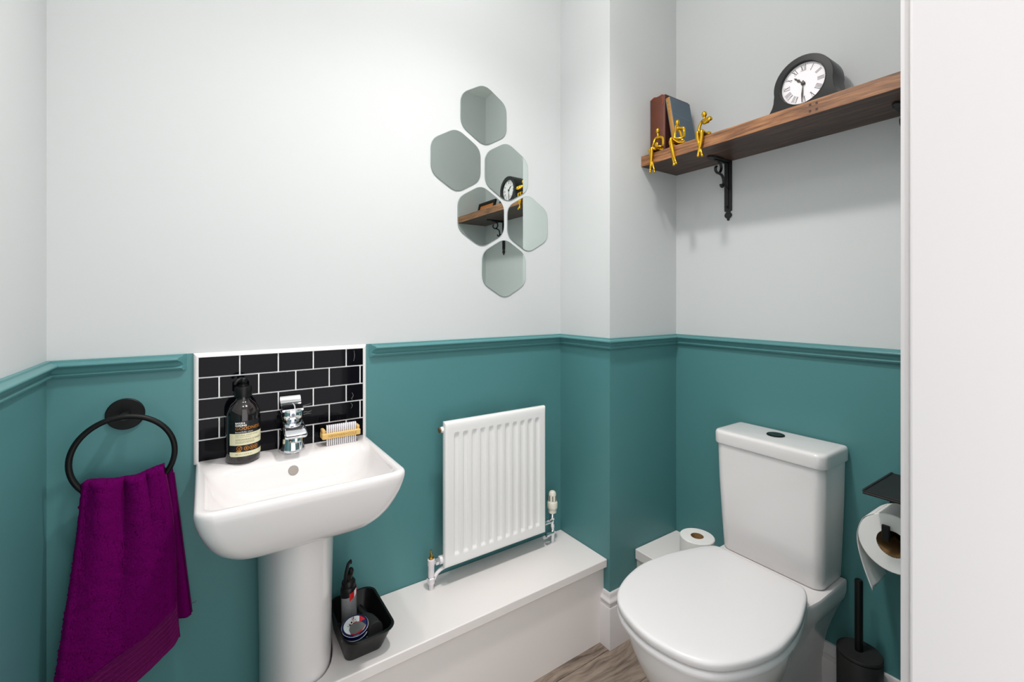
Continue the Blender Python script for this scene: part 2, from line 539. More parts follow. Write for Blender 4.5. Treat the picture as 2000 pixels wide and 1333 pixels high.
# ================================================================== BASIN
BX = .186
t = thing('wash_basin', (BX, -.17, .66), 'small white ceramic wash basin with square rim on a pedestal', 'basin')
def brg(w, yf, yb, rf, rb, z):
    return ring(rrect(BX - w, BX + w, yf, yb, (rf, rf, rb, rb), 8, 10), z)
B0 = -.0085
rings = []
for z, w, yf, rf in ((.646, .112, -.245, .055), (.647, .128, -.270, .055), (.652, .141, -.288, .055), (.662, .154, -.304, .052), (.678, .168, -.318, .048), (.698, .180, -.331, .045), (.720, .189, -.340, .04), (.742, .197, -.347, .036), (.762, .202, -.351, .033), (.775, .204, -.353, .032), (.782, .2035, -.3525, .031)):
    rings.append(brg(w, yf, B0, rf, .006, z))
rings.append(brg(.2015, -.3505, B0, .029, .005, .786))
rings.append(brg(.198, -.347, B0 - .001, .026, .005, .7875))
rings.append(brg(.191, -.340, -.060, .024, .02, .7875))
rings.append(brg(.1875, -.3365, -.078, .026, .03, .7865))
rings.append(brg(.184, -.333, -.092, .032, .04, .782))
rings.append(brg(.180, -.329, -.100, .036, .045, .772))
rings.append(brg(.172, -.321, -.108, .044, .05, .752))
rings.append(brg(.158, -.308, -.116, .055, .055, .732))
rings.append(brg(.135, -.290, -.130, .06, .06, .716))
rings.append(brg(.100, -.262, -.152, .05, .05, .706))
rings.append(brg(.040, -.235, -.185, .024, .024, .701))
MB().loft(rings).build('bowl', PORC, parent=t, smooth=50)
# overflow
fn = lambda u, v, d: Vector((.1835, -.1068, .7555)) + Vector((1, 0, 0)) * u + Vector((0, .37, .929)) * v + Vector((0, -.929, .37)) * d
circ = lambda r, n=28: [(r * math.cos(2 * PI * i / n), r * math.sin(2 * PI * i / n)) for i in range(n)]
STEEL = mat('brushed_overflow_metal', (150, 144, 136), .35, metal=.7)
o = MB().prism(circ(.0118), fn, -.002, .0012).build('overflow_cover', STEEL, parent=t, bevel=.0006, seg=2)
wst = MB().lathe((BX, -.21, .7005), [(.024, 0), (.024, .002), (.02, .0032), (.012, .0032), (.012, .001)], 28).build('waste_outlet', CHROME, parent=t)

# pedestal
t = tag(MB().loft([ring([(BX + .009 + w * math.copysign(abs(math.cos(a)) ** .8, math.cos(a)), (-.04 + (-.045 if False else 0)) - d * max(0, -math.sin(a)) ** .9 + (.02 * max(0, math.sin(a)))) for a in [2 * PI * i / 64 for i in range(64)]], z)
      for z, w, d in ((0, .092, .190), (.02, .091, .188), (.06, .086, .180), (.15, .081, .176), (.30, .081, .176), (.45, .083, .180), (.58, .086, .183), (.645, .088, .184))]).build('basin_pedestal', PORC, base=(BX, -.12, 0), smooth=50),
      'tall white ceramic pedestal column holding up the wash basin', 'pedestal')

# ================================================================== TAP
TX, TY, TZ = .1895, -.0425, .7875
t = thing('mixer_tap', (TX, TY, TZ), 'chrome mixer tap with flat lever on the back of the basin', 'tap')
def oval(rx, ry, z, cy=0, n=32, p=1.0, cx=0):
    return [(TX + cx + rx * math.copysign(abs(math.cos(2 * PI * i / n)) ** p, math.cos(2 * PI * i / n)), TY + cy + ry * math.copysign(abs(math.sin(2 * PI * i / n)) ** p, math.sin(2 * PI * i / n)), TZ + z) for i in range(n)]
MB().loft([oval(.0318, .0318, 0), oval(.0322, .0322, .003), oval(.0312, .0312, .008), oval(.0290, .0290, .030), oval(.0272, .0272, .050), oval(.0262, .0262, .058)]).build('body', CHROME, parent=t, smooth=50)
sp = []
for y, w, z0, z1 in ((.020, .015, .052, .080), (.012, .0205, .046, .0825), (-.005, .0235, .042, .0825), (-.025, .0245, .043, .0790), (-.045, .0260, .045, .0715), (-.062, .0265, .0465, .0635), (-.069, .0255, .048, .0600), (-.071, .0235, .050, .0580)):
    sp.append([(x + TX, TY + y, TZ + z) for x, z in rrect(-w, w, z0, z1, (.006, .006, .004, .004), 5, 3)])
s = MB().loft(sp).build('spout', CHROME, parent=t, smooth=50)
MB().lathe((TX + .001, TY - .050, TZ + .047), [(.0135, 0), (.0145, -.002), (.0145, -.0105), (.0125, -.0125), (.0112, -.0105)], 28).build('aerator', CHROME, parent=s)
MB().lathe((TX, TY, TZ + .078), [(.0205, 0), (.0205, .008)], 28).build('neck', CHROME, parent=t)
lv = MB().loft([oval(.0250, .0250, .0855, p=.85), oval(.0270, .0270, .0885, p=.85), oval(.0270, .0270, .1080, p=.85), oval(.0250, .0250, .1105, p=.85)]).build('lever', CHROME, parent=t, smooth=45)
pd = []
for y, z, w in ((-.020, .1090, .0250), (-.005, .1125, .0258), (.010, .1180, .0260), (.022, .1275, .0260), (.0275, .1360, .0250)):
    pd.append([(TX + x, TY + y + d * .3, TZ + z + d) for x, d in rrect(-w, w, -.0024, .0024, (.002,) * 4, 3, 3)])
MB().loft(pd).build('lever_paddle', CHROME, parent=lv, smooth=45)
MB().lathe((TX - .001, TY - .0268, TZ + .098), [(.0042, 0), (.0042, -.0012), (.003, -.0016)], 16, ax=(0, 1, 0)).build('indicator_dot', mat('tap_marker', (120, 128, 150), .3), parent=lv)

# ================================================================== SOAP BOTTLE
CX, CY, CZ = .0785, -.052, .7877
t = thing('soap_bottle', (CX, CY, CZ), 'dark brown pump bottle of hand wash with cream label on the basin', 'soap bottle')
BR = .0372
MB().lathe((CX, CY, CZ), [(.028, 0), (.033, .0008), (.0362, .004), (BR, .010), (BR, .112), (.0362, .120), (.0325, .130), (.027, .138), (.0205, .1435), (.0165, .148), (.0155, .153), (.0155, .160)], 56).build('body', AMBER, parent=t, smooth=50)
cp = MB().lathe((CX, CY, CZ + .156), [(.0155, 0), (.0188, .0008), (.0192, .003), (.0190, .022), (.0172, .0248), (.0095, .0252), (.009, .030), (.0065, .031), (.0065, .036)], 48).build('pump_cap', BLKP, parent=t, smooth=50)
hd = MB()
hd.lathe((CX, CY, CZ + .188), [(.006, 0), (.0082, .002), (.0092, .008), (.0090, .012), (.006, .0148), (.001, .0155)], 32)
da = math.radians(-142)
dx, dy = math.cos(da), math.sin(da)
hd.tube([(CX - dx * .004, CY - dy * .004, CZ + .197), (CX + dx * .008, CY + dy * .008, CZ + .1985), (CX + dx * .018, CY + dy * .018, CZ + .1955), (CX + dx * .0235, CY + dy * .0235, CZ + .1885)], [.0062, .0056, .0044, .0036], 12, smooth=5)
hd.build('pump_head', BLKP, parent=t, smooth=50)
A0 = math.radians(-90 + 22)          # middle of the label
def cyl(u, v, d=0.0):
    a = A0 + u / BR
    return Vector((CX + (BR + d) * math.cos(a), CY + (BR + d) * math.sin(a), CZ + v))
def patch(u0, u1, v0, v1, d, n=28):
    vs = []
    for i in range(n + 1):
        u = u0 + (u1 - u0) * i / n
        ins = .003 * (1 - min(1, (u - u0) / .004)) ** 2 + .003 * (1 - min(1, (u1 - u) / .004)) ** 2
        vs += [cyl(u, v0 + ins * patch.lo, d), cyl(u, v1 - ins * patch.hi, d)]
    return vs, [(2 * i, 2 * i + 2, 2 * i + 3, 2 * i + 1) for i in range(n)]
U = .0475
patch.lo, patch.hi = 1, 1
lab = MB().add(*patch(-U, U, .0185, .103, .0002)).build('label', LABB, parent=t, recalc=False, smooth=180)
patch.lo, patch.hi = 0, 0
MB().add(*patch(-U, U, .0455, .0735, .0004)).build('cream_band', LABC, parent=lab, recalc=False, smooth=180)
patch.lo, patch.hi = 1, 0
MB().add(*patch(-U, U, .0185, .0295, .0004)).build('cream_band', LABC, parent=lab, recalc=False, smooth=180)
def bottle_text(body, size, u, v, m_, name='lettering', bold=0.0, space=1.0):
    vs, fs = text_geo(body, size, space=space, bold=bold)
    MB().add([cyl(u + x, v + y_, .0008) for x, y_ in vs], fs).build(name, m_, parent=lab, recalc=False, smooth=0)
u0 = -.033
bottle_text('BAYLIS &\nHARDING', .0056, u0, .0966, INKW, bold=.00018, space=.92)
bottle_text('GOODNESS', .0102, u0, .0825, INKO, bold=.0001, space=1.08)
bottle_text('beautifully clean', .0052, u0, .0755, INKW, space=1.1)
bottle_text('NATURAL HAND WASH', .0042, u0, .0680, INKK, space=1.15)
bottle_text('LEMONGRASS & GINGER', .0050, u0, .0570, INKK, space=1.12)
bottle_text('WITH NATURAL EXTRACTS OF\nLEMONGRASS & FRESH GINGER', .0027, u0, .0530, INKK, space=1.1)
bottle_text('PLANT BASED FORMULA', .0026, u0, .0642, INKK, space=1.15)
bottle_text('500 ml e 16.9 fl. oz', .0040, u0, .0225, INKK, space=1.1)
bottle_text('vegan', .0046, u0 + .002, .0305, INKO, bold=.0003)
for i, u in enumerate((u0 + .0085, u0 + .0235, u0 + .035, u0 + .0455)):
    r = .0058 if i == 0 else .0052
    zc = .0385 if i == 0 else .0375
    n = 24
    m = MB()
    vs = []
    for q in range(n):
        a = 2 * PI * q / n
        for rr in (r, r * .80): vs.append(cyl(u + rr * math.cos(a), zc + rr * math.sin(a), .0007))
    m.add(vs, [(2 * q, 2 * ((q + 1) % n), 2 * ((q + 1) % n) + 1, 2 * q + 1) for q in range(n)])
    if i: m.add([cyl(u + r * .55 * math.cos(2 * PI * q / 8) * (1 if q % 2 else .45), zc + r * .55 * math.sin(2 * PI * q / 8) * (1 if q % 2 else .6), .0007) for q in range(8)], [tuple(range(8))])
    else: m.add([cyl(u + x * r, zc + y_ * r, .0007) for x, y_ in ((-.5, .3), (-.25, .3), (0, -.25), (.35, .5), (.6, .5), (.1, -.55), (-.1, -.55))], [tuple(range(7))])
    m.build('emblem', INKO, parent=lab, recalc=False, smooth=0)

# ================================================================== NAIL BRUSH
NX0, NX1, NY = .2600, .3610, -.050
t = thing('nail_brush', ((NX0 + NX1) / 2, NY, .7877), 'wooden nail brush with white bristles on both faces beside the tap', 'brush')
bd = MB().box(NX0, NX1, NY - .0165, NY + .0165, .8065, .8225).build('handle', BAMB, parent=t, bevel=.003, seg=3)
for xx in (NX0 + .0012, NX1 - .0092):
    MB().box(xx, xx + .008, NY - .010, NY + .015, .8215, .8320).build('handle_end', BAMB, parent=t, bevel=.002, seg=2)
m = MB()
for i in range(15):
    x = NX0 + .0135 + i * (NX1 - NX0 - .027) / 14
    for j in range(2):
        yy = NY - .0120 + j * .0050
        m.lathe((x, yy, .8215), [(.0015, 0), (.00205, .0205), (.0012, .0220)], 7)
        m.lathe((x, yy, .8075), [(.0015, 0), (.0018, -.0185), (.0016, -.0195)], 7)
b = m.build('bristles', BRIST, parent=t, smooth=60)
b['kind'] = 'stuff'
vs, fs = text_geo('NEWMAN+COLE', .0098, 'CENTER', space=1.0)
MB().add([((NX0 + NX1) / 2 + .002 + x, NY - .0168, .8113 + z) for x, z in vs], fs).build('lettering', BURN, parent=bd, recalc=False, smooth=0)

# ================================================================== TOWEL RING + TOWEL
RX, RZ, RY, RR = -.1455, .838, -.052, .0885
t = thing('towel_ring', (-.15, 0, .922), 'matte black round towel ring on the teal wall', 'towel ring')
MB().lathe((-.1495, -.0006, .922), [(.0352, 0), (.0352, -.0035), (.0335, -.0052), (.001, -.0054)], 56, ax=(0, 1, 0)).build('wall_plate', BLKM, parent=t)
MB().tube([(-.1485, -.004, .922), (-.1475, -.03, .923), (-.146, -.0585, .9262)], [.0105, .0095, .0085], 20).build('post', BLKM, parent=t)
MB().tube([(RX + RR * math.sin(2 * PI * i / 72), RY - .004 + .012 * math.cos(2 * PI * i / 72) * 0, RZ + RR * math.cos(2 * PI * i / 72)) for i in range(72)], .0058, 14, closed=True).build('ring', BLKM, parent=t)

t = thing('hand_towel', (-.15, -.06, .40), 'purple terry hand towel hanging from the black ring', 'towel')
ztop = [(0, .790), (.06, .797), (.2, .796), (.35, .791), (.5, .790), (.65, .791), (.78, .797), (.9, .803), (1, .805)]
zbot = [(0, .268), (.2, .292), (.4, .322), (.6, .348), (.75, .364), (.88, .384), (.95, .398), (1, .412)]
def towel_front(u, v):
    """v: 0 at the fold over the ring, 1 at the hem"""
    zt, zb = lerp_tab(ztop, u), lerp_tab(zbot, u)
    z = zt + (zb - zt) * v
    w = smoothstep(0, 1, v)
    xl = -.2125 - .049 * (.55 * v + .45 * w)
    xr = -.0765 + .0345 * v + .006 * math.sin(v * 5)
    x = xl + (xr - xl) * u
    y = -.078 - .006 * math.sin(v * PI)
    up = (1 - v) ** 1.2
    y += .010 * up * math.cos((u - .47) * 15) * (1 - .3 * u) - .004 * math.sin(u * 9 + v * 3) * v
    y += .016 * math.exp(-((u - .50) / .05) ** 2) * math.exp(-v * 6)
    y -= .010 * math.exp(-((u - .86) / .06) ** 2) * math.exp(-v * 5)
    y += .012 * math.exp(-((u - .78) / .03) ** 2) * math.exp(-v * 9)
    y += .006 * math.sin(u * 6.5 + 1.0 + v * 1.5) * v
    y += .012 * smoothstep(.93, 1.0, u) + .010 * smoothstep(.06, 0, u)      # edges roll to the wall
    return Vector((x, y, z))
def pile(p, amp):
    q = p * 820
    return amp * (noise.noise(q) + .6 * noise.noise(q * 2.1)) + .0016 * noise.noise(p * 45)
NU, NV = 120, 190
VB = .80                                                       # where the woven band begins
verts = []; faces = []
# over-the-ring roll rows then front rows
rows = []
for k_ in range(9):
    a = PI * (1 - k_ / 9.0) * .5
    rows.append(('roll', a))
for k_ in range(NV + 1): rows.append(('front', VB * k_ / NV))
for kind, val in rows:
    for i in range(NU + 1):
        u = i / NU
        if kind == 'front':
            p = towel_front(u, val)
            p += Vector((0, -1, 0)) * pile(p, .0014)
        else:
            p0 = towel_front(u, 0)
            yb = -.038
            p = Vector((p0.x, yb + (p0.y - yb) * (1 - math.sin(val)) if False else p0.y + (yb - p0.y) * math.sin(val), p0.z - .012 + .012 * math.cos(val) ** .5 if val < PI / 2 - .01 else p0.z - .012))
            p += Vector((0, 0, 1)) * pile(p, .0011)
        verts.append(p)
nr = len(rows)
for r in range(nr - 1):
    for i in range(NU):
        a = r * (NU + 1) + i
        faces.append((a, a + 1, a + NU + 2, a + NU + 1))
cl = MB().add(verts, faces).build('terry_cloth', TOWEL, parent=t, smooth=180, recalc=False)
sm = cl.modifiers.new('thickness', 'SOLIDIFY'); sm.thickness = .005; sm.offset = -1
# woven band with raised lines
verts = []; faces = []
nb_ = 64
for k_ in range(nb_ + 1):
    v = VB + (1 - VB) * k_ / nb_
    for i in range(NU + 1):
        p = towel_front(i / NU, v)
        s_ = k_ / nb_
        rg = .0011 * (1 if math.sin(s_ * 2 * PI * 7.5) > .55 else 0) if s_ < .86 else .0016
        verts.append(p + Vector((0, -rg + .001 + .0006 * noise.noise(p * 150), 0)))
for r in range(nb_):
    for i in range(NU):
        a = r * (NU + 1) + i
        faces.append((a, a + 1, a + NU + 2, a + NU + 1))
bd = MB().add(verts, faces).build('woven_band', BAND, parent=t, smooth=60, recalc=False)
sm = bd.modifiers.new('thickness', 'SOLIDIFY'); sm.thickness = .0035; sm.offset = -1
# back fall
verts = []; faces = []
NB = 90
for k_ in range(NB + 1):
    v = k_ / NB
    for i in range(61):
        u = i / 60
        zt = lerp_tab(ztop, u) - .010
        z = zt + (.418 + .014 * u - zt) * v
        xl = -.205 - .03 * v; xr = -.0640 + .036 * v
        x = xl + (xr - xl) * u
        yv = -.036 + .012 * v * (1 - .3 * v) + .005 * math.sin(u * 8 + 1) * (1 - .5 * v) - .008 * smoothstep(.88, .97, u) + .008 * smoothstep(.97, 1, u)
        p = Vector((x, yv, z))
        verts.append(p + Vector((0, 1, 0)) * pile(p, .001))
for r in range(NB):
    for i in range(60):
        a = r * 61 + i
        faces.append((a, a + 1, a + 62, a + 61))
bk = MB().add(verts, faces).build('back_fall', TOWEL, parent=t, smooth=180, recalc=False)
sm = bk.modifiers.new('thickness', 'SOLIDIFY'); sm.thickness = .005; sm.offset = 0
# corded edge on the right side of the front fall
MB().tube([towel_front(.985, v) + Vector((.002, .001, 0)) for v in [i / 24 for i in range(1, 25)]], .0028, 8).build('side_hem', BAND, parent=t, smooth=60)
MB().tube([Vector((-.0640 + .036 * v + .001, -.028 + .010 * v, .795 + (.432 - .795) * v)) for v in [i / 20 for i in range(1, 21)]], .0028, 8).build('side_hem', BAND, parent=t, smooth=60)
MB().tube([(-.029, -.022, .452), (-.023, -.02, .4545), (-.020, -.021, .4535), (-.017, -.02, .457)], .0005, 5, smooth=3).build('loose_thread', BAND, parent=t)

# ================================================================== RADIATOR
t = thing('radiator', (.81, -.06, .2905), 'small white fluted panel radiator above the long boxing', 'radiator')
QX0, QX1, QZ0, QZ1, QY = .6125, 1.0085, .3515, .8045, -.083
nxg, nzg = 230, 90
vs = []
fl = 11; fx0, fx1 = QX0 + .027, QX1 - .021
pitch = (fx1 - fx0) / fl
def flute(x, z):
    if x < fx0 or x > fx1: return 0
    q = ((x - fx0) / pitch) % 1.0
    sx = smoothstep(.10, .26, q) * (1 - smoothstep(.60, .76, q))
    sz = smoothstep(QZ0 + .030, QZ0 + .043, z) * (1 - smoothstep(QZ1 - .050, QZ1 - .034, z))
    return .0065 * sx * sz
zs = sorted(set([QZ0 + (QZ1 - QZ0) * i / 40 for i in range(41)] + [QZ0 + .028 + .017 * i / 10 for i in range(11)] + [QZ1 - .052 + .02 * i / 10 for i in range(11)] + [QZ0 + .002, QZ0 + .005, QZ1 - .002, QZ1 - .005]))
xs = sorted(set([QX0 + (QX1 - QX0) * i / nxg for i in range(nxg + 1)] + [QX0 + .002, QX0 + .005, QX1 - .002, QX1 - .005]))
for z in zs:
    for x in xs:
        e = min(x - QX0, QX1 - x, (z - QZ0), (QZ1 - z) * .55)
        rnd = .008 * (1 - math.sqrt(max(0, 1 - (1 - min(1, e / .008)) ** 2)))
        vs.append((x, QY + rnd + flute(x, z), z))
n = len(xs); fs = []
for i in range(len(zs) - 1):
    for j in range(n - 1):
        a = i * n + j
        fs.append((a, a + 1, a + n + 1, a + n))
m = MB().add(vs, fs)
# rim returning to the back
rim = [(QX0, QZ0), (QX1, QZ0), (QX1, QZ1), (QX0, QZ1)]
for (a, b) in zip(rim, rim[1:] + rim[:1]):
    m.add([(a[0], QY + .008, a[1]), (b[0], QY + .008, b[1]), (b[0], QY + .017, b[1]), (a[0], QY + .017, a[1])], [(0, 1, 2, 3)])
m.add([(x, QY + .017, z) for x, z in rim], [(0, 1, 2, 3)])
m.build('front_panel', RADW, parent=t, smooth=50, recalc=True)
cv = MB()
for i in range(22):
    x = QX0 + .03 + i * (QX1 - QX0 - .06) / 21
    cv.box(x - .0008, x + .0008, QY + .018, QY + .042, QZ0 + .03, QZ1 - .03)
cv.box(QX0 + .028, QX1 - .028, QY + .017, QY + .019, QZ0 + .03, QZ1 - .03)
cv.build('convector_fins', RADW, parent=t)['kind'] = 'stuff'
for xx in (QX0 + .09, QX1 - .09):
    MB().box(xx - .012, xx + .012, QY + .042, -.001, QZ0 + .02, QZ1 - .03).build('wall_bracket', RADW, parent=t, bevel=.001)
VY = -.058
pl = MB().lathe((QX0 + .004, VY - .006, .7785), [(.0095, 0), (.0095, -.007), (.0085, -.0085), (.0085, -.012)], 20, ax=(1, 0, 0)).build('air_vent', RADW, parent=t)
MB().lathe((QX0 - .008, VY - .006, .7785), [(.0102, 0), (.0102, -.004), (.007, -.0055)], 6, ax=(1, 0, 0)).build('vent_plug', mat('bronze_plug', (150, 126, 96), .35, metal=.8), parent=pl, smooth=0)
# lockshield valve, left
WH = mat('white_pipe_paint', (232, 226, 228), .3, coat=.3)
vx = .577
lk = MB().lathe((vx, VY, .2908), [(.0075, 0), (.0075, .018), (.011, .019), (.011, .031), (.0125, .032), (.0125, .037), (.0095, .039), (.0095, .072), (.0110, .075), (.0110, .092), (.006, .095)], 20).build('lockshield_valve', WH, parent=t)
MB().lathe((vx, VY, .3845), [(.008, 0), (.008, .004), (.0045, .006), (.0040, .017), (.0024, .0178), (.0024, .028), (.001, .0285)], 14).build('brass_spindle', BRASS, parent=lk)
MB().lathe((vx, VY, .322), [(.0128, 0), (.0135, .002), (.0135, .006), (.0128, .008)], 6).build('compression_nut', CHROME, parent=lk, smooth=0)
MB().lathe((vx + .006, VY, .3715), [(.006, 0), (.006, .006), (.011, .0065), (.011, .017), (.008, .0175), (.008, .022)], 6, ax=(1, 0, 0)).build('union_nut', CHROME, parent=lk, smooth=0)
MB().lathe((vx + .026, VY, .3715), [(.0115, 0), (.0125, .002), (.0125, .02)], 20, ax=(1, 0, 0)).build('radiator_tail', WH, parent=lk)
MB().tube([(vx + .008, VY, .318), (vx + .018, VY, .334), (vx + .034, VY, .343), (vx + .055, VY, .347)], .006, 12, smooth=6).build('curved_white_tube', WH, parent=t)  # curved white band beside the valve, shaped as a tube
# thermostatic valve, right
tx = 1.0575
th = MB().lathe((tx, VY, .402), [(.0135, 0), (.0150, .001), (.0150, .012), (.0142, .0135), (.0185, .0165), (.0192, .022), (.0192, .036), (.0178, .040), (.0150, .042), (.0142, .066), (.0125, .074), (.008, .0785), (.001, .080)], 28).build('thermostat_head', CREAMP, parent=t, smooth=50)
for q in range(8):
    a = q * PI / 4 + .2
    MB().box(-.0008, .0008, -.0008, .0008, 0, .019).v
    c0 = Vector((tx + .0146 * math.cos(a), VY + .0146 * math.sin(a), .448))
    MB().box(c0.x - .0010, c0.x + .0010, c0.y - .0010, c0.y + .0010, .447, .466).build('grip_slot', DARKV, parent=th)
MB().lathe((tx, VY, .378), [(.0095, 0), (.011, .003), (.011, .012), (.009, .015), (.009, .024)], 20).build('valve_body', CHROME, parent=t)
MB().tube([(tx - .001, VY, .380), (tx - .010, VY, .3715), (tx - .038, VY, .3715)], [.0085, .0085, .0085], 14).build('radiator_tail', CHROME, parent=t)
MB().lathe((tx, VY, .2908), [(.0072, 0), (.0072, .033), (.0102, .034), (.0108, .045), (.0085, .047), (.0085, .058), (.0105, .06), (.0105, .072), (.0085, .074), (.0085, .09)], 16).build('feed_pipe', CHROME, parent=t)
MB().lathe((tx - .036, VY - .008, .331), [(.008, 0), (.0085, .003), (.0085, .012), (.0065, .013), (.0065, .034)], 6, ax=(1, 0, 0)).build('drain_nut', CHROME, parent=t, smooth=0)

# ================================================================== MIRRORS
hexes = [((.8004, 1.8224), 'topmost hexagonal wall mirror of the cluster'),
         ((.6930, 1.6475), 'leftmost hexagonal wall mirror of the cluster'),
         ((.8948, 1.6398), 'hexagonal wall mirror reflecting the clock, right of the leftmost one'),
         ((.7893, 1.4716), 'hexagonal wall mirror reflecting the picture frame and shelf end'),
         ((.9878, 1.4648), 'rightmost hexagonal wall mirror of the cluster'),
         ((.8840, 1.2952), 'lowest hexagonal wall mirror of the cluster')]
def hexpts(w, hh, r, k=7):
    # vertical flats, points up and down, corners rounded
    P = [Vector((0, hh)), Vector((w, hh * .5)), Vector((w, -hh * .5)), Vector((0, -hh)), Vector((-w, -hh * .5)), Vector((-w, hh * .5))]
    out = []
    for i in range(6):
        a, p, b = P[i - 1], P[i], P[(i + 1) % 6]
        d0, d1 = (a - p).normalized(), (b - p).normalized()
        p0, p1 = p + d0 * r, p + d1 * r
        for q in range(k + 1):
            t_ = q / k
            out.append(p0 * (1 - t_) ** 2 + p * 2 * t_ * (1 - t_) + p1 * t_ * t_)
    return out
for (hx, hz), lb in hexes:
    t = thing('hexagon_mirror', (hx, 0, hz), lb, 'mirror', 'hexagonal mirrors on the back wall')
    fn = lambda u, v, d: Vector((hx + u, -d, hz + v))
    o1 = hexpts(.0925, .1085, .030); o2 = hexpts(.0912, .1071, .0297)
    MB().loft([[fn(p.x, p.y, d) for p in o] for o, d in ((o1, .0008), (o1, .0024), (o2, .0032))], True, False).build('edge', MIREDGE, parent=t, smooth=30)
    MB().add([fn(p.x, p.y, .0032) for p in o2], [tuple(range(len(o2)))]).build('glass', MIRR, parent=t, smooth=0)

# ================================================================== SHELF
SXF, SZ0, SZ1 = 1.307, 1.665, 1.7025
t = thing('wall_shelf', (1.41, -.72, SZ0), 'thick dark stained wooden wall shelf above the toilet', 'shelf')
MB().box(SXF + .0032, XB - .0005, YD + .0005, YC - .0005, SZ0, SZ1).build('board', WALNUT, parent=t, bevel=.0006, seg=1)
EDGEW = wood('lit_walnut_edge', (76, 49, 33), (134, 91, 59), (182, 131, 88), 11.0, (7, .6, 10), .42, .02, .2)  # lighter copy of the shelf wood: light on the front painted in
MB().box(SXF, SXF + .0032, YD + .0005, YC - .0005, SZ0, SZ1).build('lit_front_edge', EDGEW, parent=t, bevel=.0008, seg=2)
KNOT = mat('dark_wood_mark', (58, 36, 24), .6)
for i, yy in enumerate((-.811, -.8265)):
    for j, zz in enumerate((1.692, 1.6755)):
        MB().box(SXF - .0003, SXF + .002, yy - .0030, yy + .0026, zz - .0032, zz + .003).build('nail_mark', KNOT, parent=t)

def bracket(yc, label):
    t = thing('shelf_bracket', (XB, yc, 1.46), label, 'bracket', 'iron brackets under the wall shelf')
    w = .0115
    w = .0132
    out = [(-w, .205), (-w, .034), (-w * .45, .031), (-w * .9, .024), (-w, .018), (-w * .75, .012), (-w * .3, .008), (-w * .28, .002), (0, 0)]
    out = out + [(-a, b) for a, b in out[-2::-1]]
    fn = lambda u, v, d: Vector((XB - .0006 - d, yc + u, 1.459 + v))
    MB().prism(out, fn, 0, .005).build('wall_leg', IRON, parent=t, bevel=.0008, seg=2)
    MB().prism([(-.003, .205), (-.003, .040), (.003, .040), (.003, .205)], fn, .0045, .0085).build('wall_rib', IRON, parent=t, bevel=.001, seg=2)
    MB().tube([fn(0, .048, .004), fn(0, .048, .0085)], .0038, 12).build('screw', IRON, parent=t)
    arm = [(-w, 0), (-w, .098), (-w * .5, .102), (-w * .9, .109), (-w * .5, .118), (0, .124)]
    arm = arm + [(-a, b) for a, b in arm[-2::-1]]
    fa = lambda u, v, d: Vector((XB - .0006 - v, yc + u, SZ0 - .0006 - d))
    MB().prism(arm, fa, 0, .005).build('shelf_arm', IRON, parent=t, bevel=.0008, seg=2)
    MB().prism([(-.003, .004), (-.003, .085), (.003, .085), (.003, .004)], fa, .0045, .0085).build('arm_rib', IRON, parent=t, bevel=.001, seg=2)
    # scroll of thin bar: from arm down, curl out, then curl into the wall leg
    pts = [(.062, -.008), (.050, -.016), (.046, -.030), (.052, -.043), (.066, -.050), (.078, -.044), (.080, -.034), (.075, -.028)]
    pts2 = [(.064, -.050), (.050, -.051), (.038, -.057), (.032, -.070), (.032, -.084), (.038, -.093), (.046, -.091), (.049, -.084)]
    for pp in (pts, pts2):
        MB().tube([(XB - d, yc, SZ0 + z) for d, z in pp], .0050, 10, smooth=5, flat=((0, 1, 0), 1.0, .66)).build('scroll', IRON, parent=t, smooth=60)
    MB().tube([(XB - .032, yc, SZ0 - .078), (XB - .006, yc, SZ0 - .1)], .003, 8).build('scroll_tie', IRON, parent=t)
bracket(-.471, 'black iron shelf bracket with scrolls, hanging in full view below the shelf')
bracket(-.9655, 'black iron shelf bracket half hidden by the white door lining')

# ================================================================== BOOKS
def frame_fn(org, ang):
    """local (across, depth, up) with rotation about the depth axis (lean)"""
    ca, sa = math.cos(ang), math.sin(ang)
    return lambda a, d, h: Vector((org[0] + d, org[1] - a * ca + h * sa, org[2] + a * sa * 1.0 + h * ca))
def book(name, label, org, th_, dp, ht, ang, msp, mcov):
    t = thing(name, org, label, 'book')
    F = frame_fn(org, ang)
    def bx(a0, a1, d0, d1, h0, h1):
        m = MB()
        vs = [F(a, d, h) for h in (h0, h1) for d in (d0, d1) for a in (a0, a1)]
        return m.add(vs, [(0, 2, 3, 1), (4, 5, 7, 6), (0, 1, 5, 4), (2, 6, 7, 3), (0, 4, 6, 2), (1, 3, 7, 5)])
    ct = .0028
    bx(0, ct, .004, dp, 0, ht).build('cover_board', mcov, parent=t, bevel=.0008, seg=2)
    bx(th_ - ct, th_, .004, dp, 0, ht).build('cover_board', mcov, parent=t, bevel=.0008, seg=2)
    bx(ct, th_ - ct, .006, dp - .005, .004, ht - .005).build('page_block', PAGES, parent=t)
    # rounded spine
    prof = []
    for i in range(13):
        q = i / 12
        prof.append((th_ * q, .006 - min(.007, th_ * .18) * math.sin(PI * q) ** .7))
    ring0 = [F(a, d, 0) for a, d in prof] + [F(a, .007, 0) for a in (th_ - .0005, .0005)]
    ring1 = [F(a, d, ht) for a, d in prof] + [F(a, .007, ht) for a in (th_ - .0005, .0005)]
    sp = MB().loft([ring0, ring1]).build('spine', msp, parent=t, smooth=50)
    return t, sp, F
t, sp, F = book('antique_book', 'thick brown leather book with torn spine top standing on the shelf', (1.352, -.2605, SZ1 + .0002), .0655, .138, .214, 0, LEATH, LEATHD)
TORN = mat('torn_leather', (178, 82, 52), .7)
